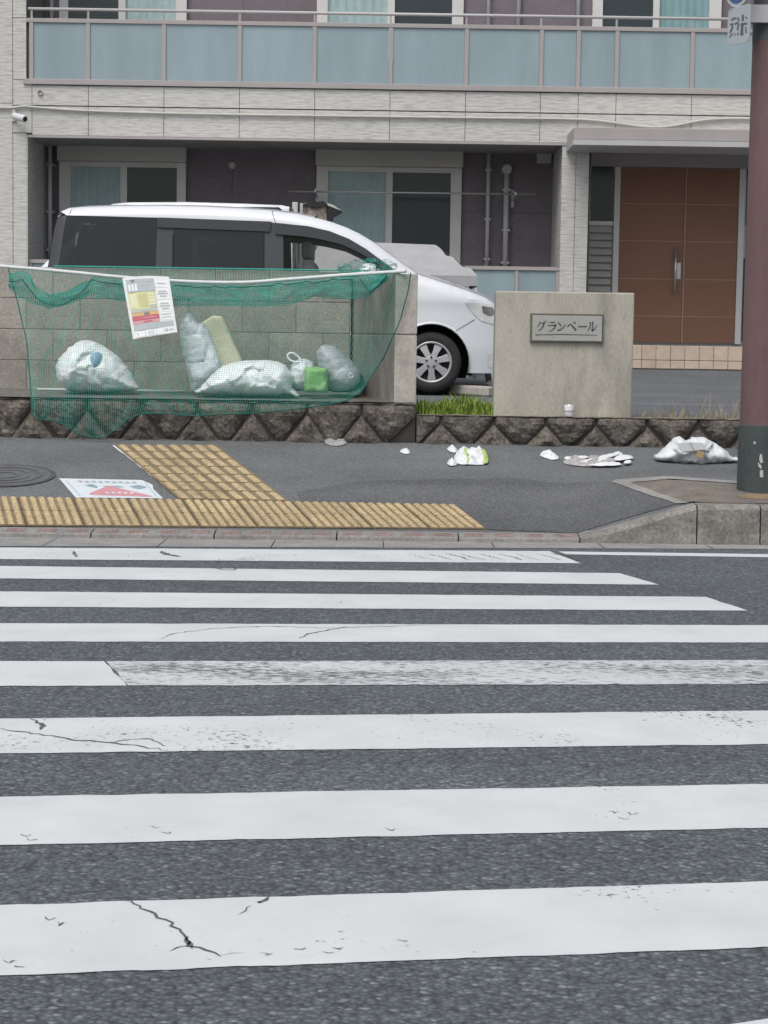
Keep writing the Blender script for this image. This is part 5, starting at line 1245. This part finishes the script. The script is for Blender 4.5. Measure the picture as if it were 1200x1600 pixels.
B().box(splate(690, 0).x - .01, pc.x, pc.y - .14, pc.y - .11, splate(690, 150).z - .05, splate(690, 150).z + .05).build('bracket', m_trim_l, sg)
B().lathe([(rP + .004, -.03), (rP + .010, -.028), (rP + .010, .028), (rP + .004, .03)], (pc.x, pc.y, splate(690, 150).z), 'Z', 40).build('clamp_band', m_trim_l, sg, smooth=True, auto=40)
cs_ = at(1154.5, -42, 11.25); ex, ez = Vector((.30, -.95, 0)).normalized(), Vector((0, 0, 1)); nn = Vector((-.95, -.30, 0)).normalized()
rs = empty('round_sign', cs_ - Vector((0, 0, .19)), 'blue round sign with white rim above the white plate', 'sign')
for r_, off, mm, nm in ((.19, 0, m_signw, 'rim'), (.168, .004, m_signb, 'face')):
    V = [cs_ + ex * r_ * math.cos(R(a)) + ez * r_ * math.sin(R(a)) + nn * off for a in range(0, 360, 10)]; B().prism(V, -nn * .004).build(nm, mm, rs)
B().box(cs_.x, pc.x, pc.y - .10, pc.y - .07, cs_.z + .0, cs_.z + .03).build('bracket', m_trim_l, rs)

# floor sticker
fq = bil([onwalk(92, 748.5), onwalk(233, 751.5), onwalk(255, 780), onwalk(118, 778.5)])
fs2 = empty('floor_sticker', onwalk(172, 765), 'white pavement sticker with a red triangle beside the tactile tiles', 'sticker')
m_stkw = mat('sticker_white', (.66, .71, .74), .5, var=.06, scale=14); m_stkr = mat('sticker_red', (.62, .29, .31), .5, var=.10, scale=18); m_stkb = mat('sticker_slate', (.26, .36, .40), .5, var=.15, scale=18); m_stkl = mat('sticker_line', (.38, .42, .45), .5, var=.1)
def flat(poly, name, m, h, parent=None, n=1):
    for pl in (poly if isinstance(poly[0][0], (tuple, list)) else [poly]): o = B().add([fq(u, v, h) for u, v in pl], [tuple(range(len(pl)))]).build(name, m, parent or fs2)
    return o
st0 = flat([(0, 0), (.5, 0), (.92, .0), (1, .25), (.97, .5), (1, 1), (.5, 1), (0, 1)], 'sheet', m_stkw, .005)
flat([(.52, .36), (.58, .48), (.90, .90), (.86, .93), (.20, .86), (.19, .80), (.45, .42)], 'red_triangle', m_stkr, .0065)
flat([[(.22, .36), (.32, .28), (.36, .42), (.34, .50), (.28, .46)], [(.42, .38), (.60, .36), (.66, .44), (.44, .44)], [(.72, .38), (.84, .30), (.92, .40), (.82, .52), (.76, .48)]], 'slate_marks', m_stkb, .0065)
flat([[(.18 + i * .075, .12 + .02 * (i % 2)), (.23 + i * .075, .11), (.232 + i * .075, .22), (.185 + i * .075, .20 + .03 * (i % 2))] for i in range(9)], 'small_text_line', m_stkl, .0065)
flat([[(.055, .10), (.065, .10), (.075, .93), (.065, .93)], [(.93, .12), (.94, .12), (.945, .93), (.935, .93)]], 'border_line', m_stkl, .0065)
flat([[(.38 + i * .07, .74), (.42 + i * .07, .70), (.43 + i * .07, .78), (.39 + i * .07, .80)] for i in range(5)], 'white_letters', m_stkw, .008)
# manhole
m_iron = mat('cast_iron_cover', (.12, .123, .13), .6, var=.25, scale=10, fine=.2, fscale=70, bump=.5)
m_ironrim = mat('cover_rim', (.075, .076, .08), .8, var=.2)
mc = onwalk(8, 744); mh = empty('manhole_cover', mc, 'round iron manhole cover set in the pavement at the far left', 'manhole cover')
def disc(r0_, r1_, h, name, m, n=36):
    V = [];
    for rr_ in (r0_, r1_):
        for k in range(n): a = 2 * math.pi * k / n; x, y = mc.x + rr_ * math.cos(a), mc.y + rr_ * math.sin(a); V.append((x, y, walk_z(x, y) + h))
    B().add(V, [(k, (k + 1) % n, (k + 1) % n + n, k + n) for k in range(n)]).build(name, m, mh)
disc(.002, .285, .0065, 'cover', m_iron); disc(.285, .315, .006, 'rim', m_ironrim)
for k in range(3): disc(.07 + k * .07, .09 + k * .07, .0095, 'raised_ring', m_iron)
# wheel stop in the lot
ws = B(); a, b2 = at(706, 609, 19.35), at(768, 613, 18.9)
ws.obox((a + b2) / 2 + Vector((0, 0, .0)), (b2 - a) * .5, Vector((.03, .07, 0)), Vector((0, 0, .05)))
o = ws.build('wheel_stop', m_cap if False else m_endface, label='pale concrete wheel stop beside the front tyre of the minivan', cat='wheel stop', bevel=.02); o.location.z = lot_z(19.1)

# ================================================================== WEEDS
m_grass = mat('fresh_weed_blade', (.20, .31, .045), .7, var=.3, scale=30, tint=(.32, .38, .09), tint_amt=.7, tscale=12)
m_dry = mat('dry_straw_blade', (.34, .28, .17), .85, var=.3, scale=30, tint=(.16, .2, .07), tint_amt=.5, tscale=8)
def blades(bld, n, xr, yr, hr, wd, seed, zf_):
    rd = random.Random(seed)
    for _ in range(n):
        x, y = rd.uniform(*xr), rd.uniform(*yr); h = rd.uniform(*hr) * (.4 + .9 * abs(noise.noise(Vector((x * 6, y * 3, seed))))  + .2); a = rd.uniform(0, 6.28); ln = rd.uniform(.1, .7) * h
        dx, dy = math.cos(a), math.sin(a); px_, py_ = -dy * wd / 2, dx * wd / 2; z = zf_(y) - .005; V = []
        for t, wq in ((0, 1), (.45, .85), (.8, .5), (1, .05)):
            c = Vector((x + dx * ln * t * t, y + dy * ln * t * t, z + h * t * (1 - .15 * t))); V += [c + Vector((px_ * wq, py_ * wq, 0)), c - Vector((px_ * wq, py_ * wq, 0))]
        bld.add(V, [(0, 1, 3, 2), (2, 3, 5, 4), (4, 5, 7, 6)])
gz = lambda y: max(lot_z(y), ZR - .01) if y < YW + .33 else lot_z(y)
x0_, x1_ = at(653, 640, 13.5).x, at(770, 640, 13.5).x
bld = B(); blades(bld, 1700, (x0_, x1_), (YW + .18, YW + .75), (.07, .17), .010, 3, gz); blades(bld, 160, (x0_ + .15, x1_ - .02), (YW + .3, YW + .6), (.12, .21), .011, 5, gz)
bld.build('grass', m_grass, kind='stuff', label='bright green grass growing behind the lower stone wall beside the wheel', base=((x0_ + x1_) / 2, YW + .4, .6))
bld = B(); xd0, xd1 = at(992, 640, 13.5).x, at(1250, 640, 13.5).x
blades(bld, 260, (xd0, xd1), (YW + .16, YW + .5), (.03, .10), .006, 8, gz); blades(bld, 60, (at(1090, 640, 13.5).x, xd1), (YW + .2, YW + .4), (.12, .26), .006, 9, gz); blades(bld, 24, (xd0, at(1090, 640, 13.5).x), (YW + .2, YW + .4), (.10, .18), .006, 10, gz)
bld.build('dry_weeds', m_dry, kind='stuff', label='sparse dry weeds along the top of the lower stone wall', base=((xd0 + xd1) / 2, YW + .3, .6))
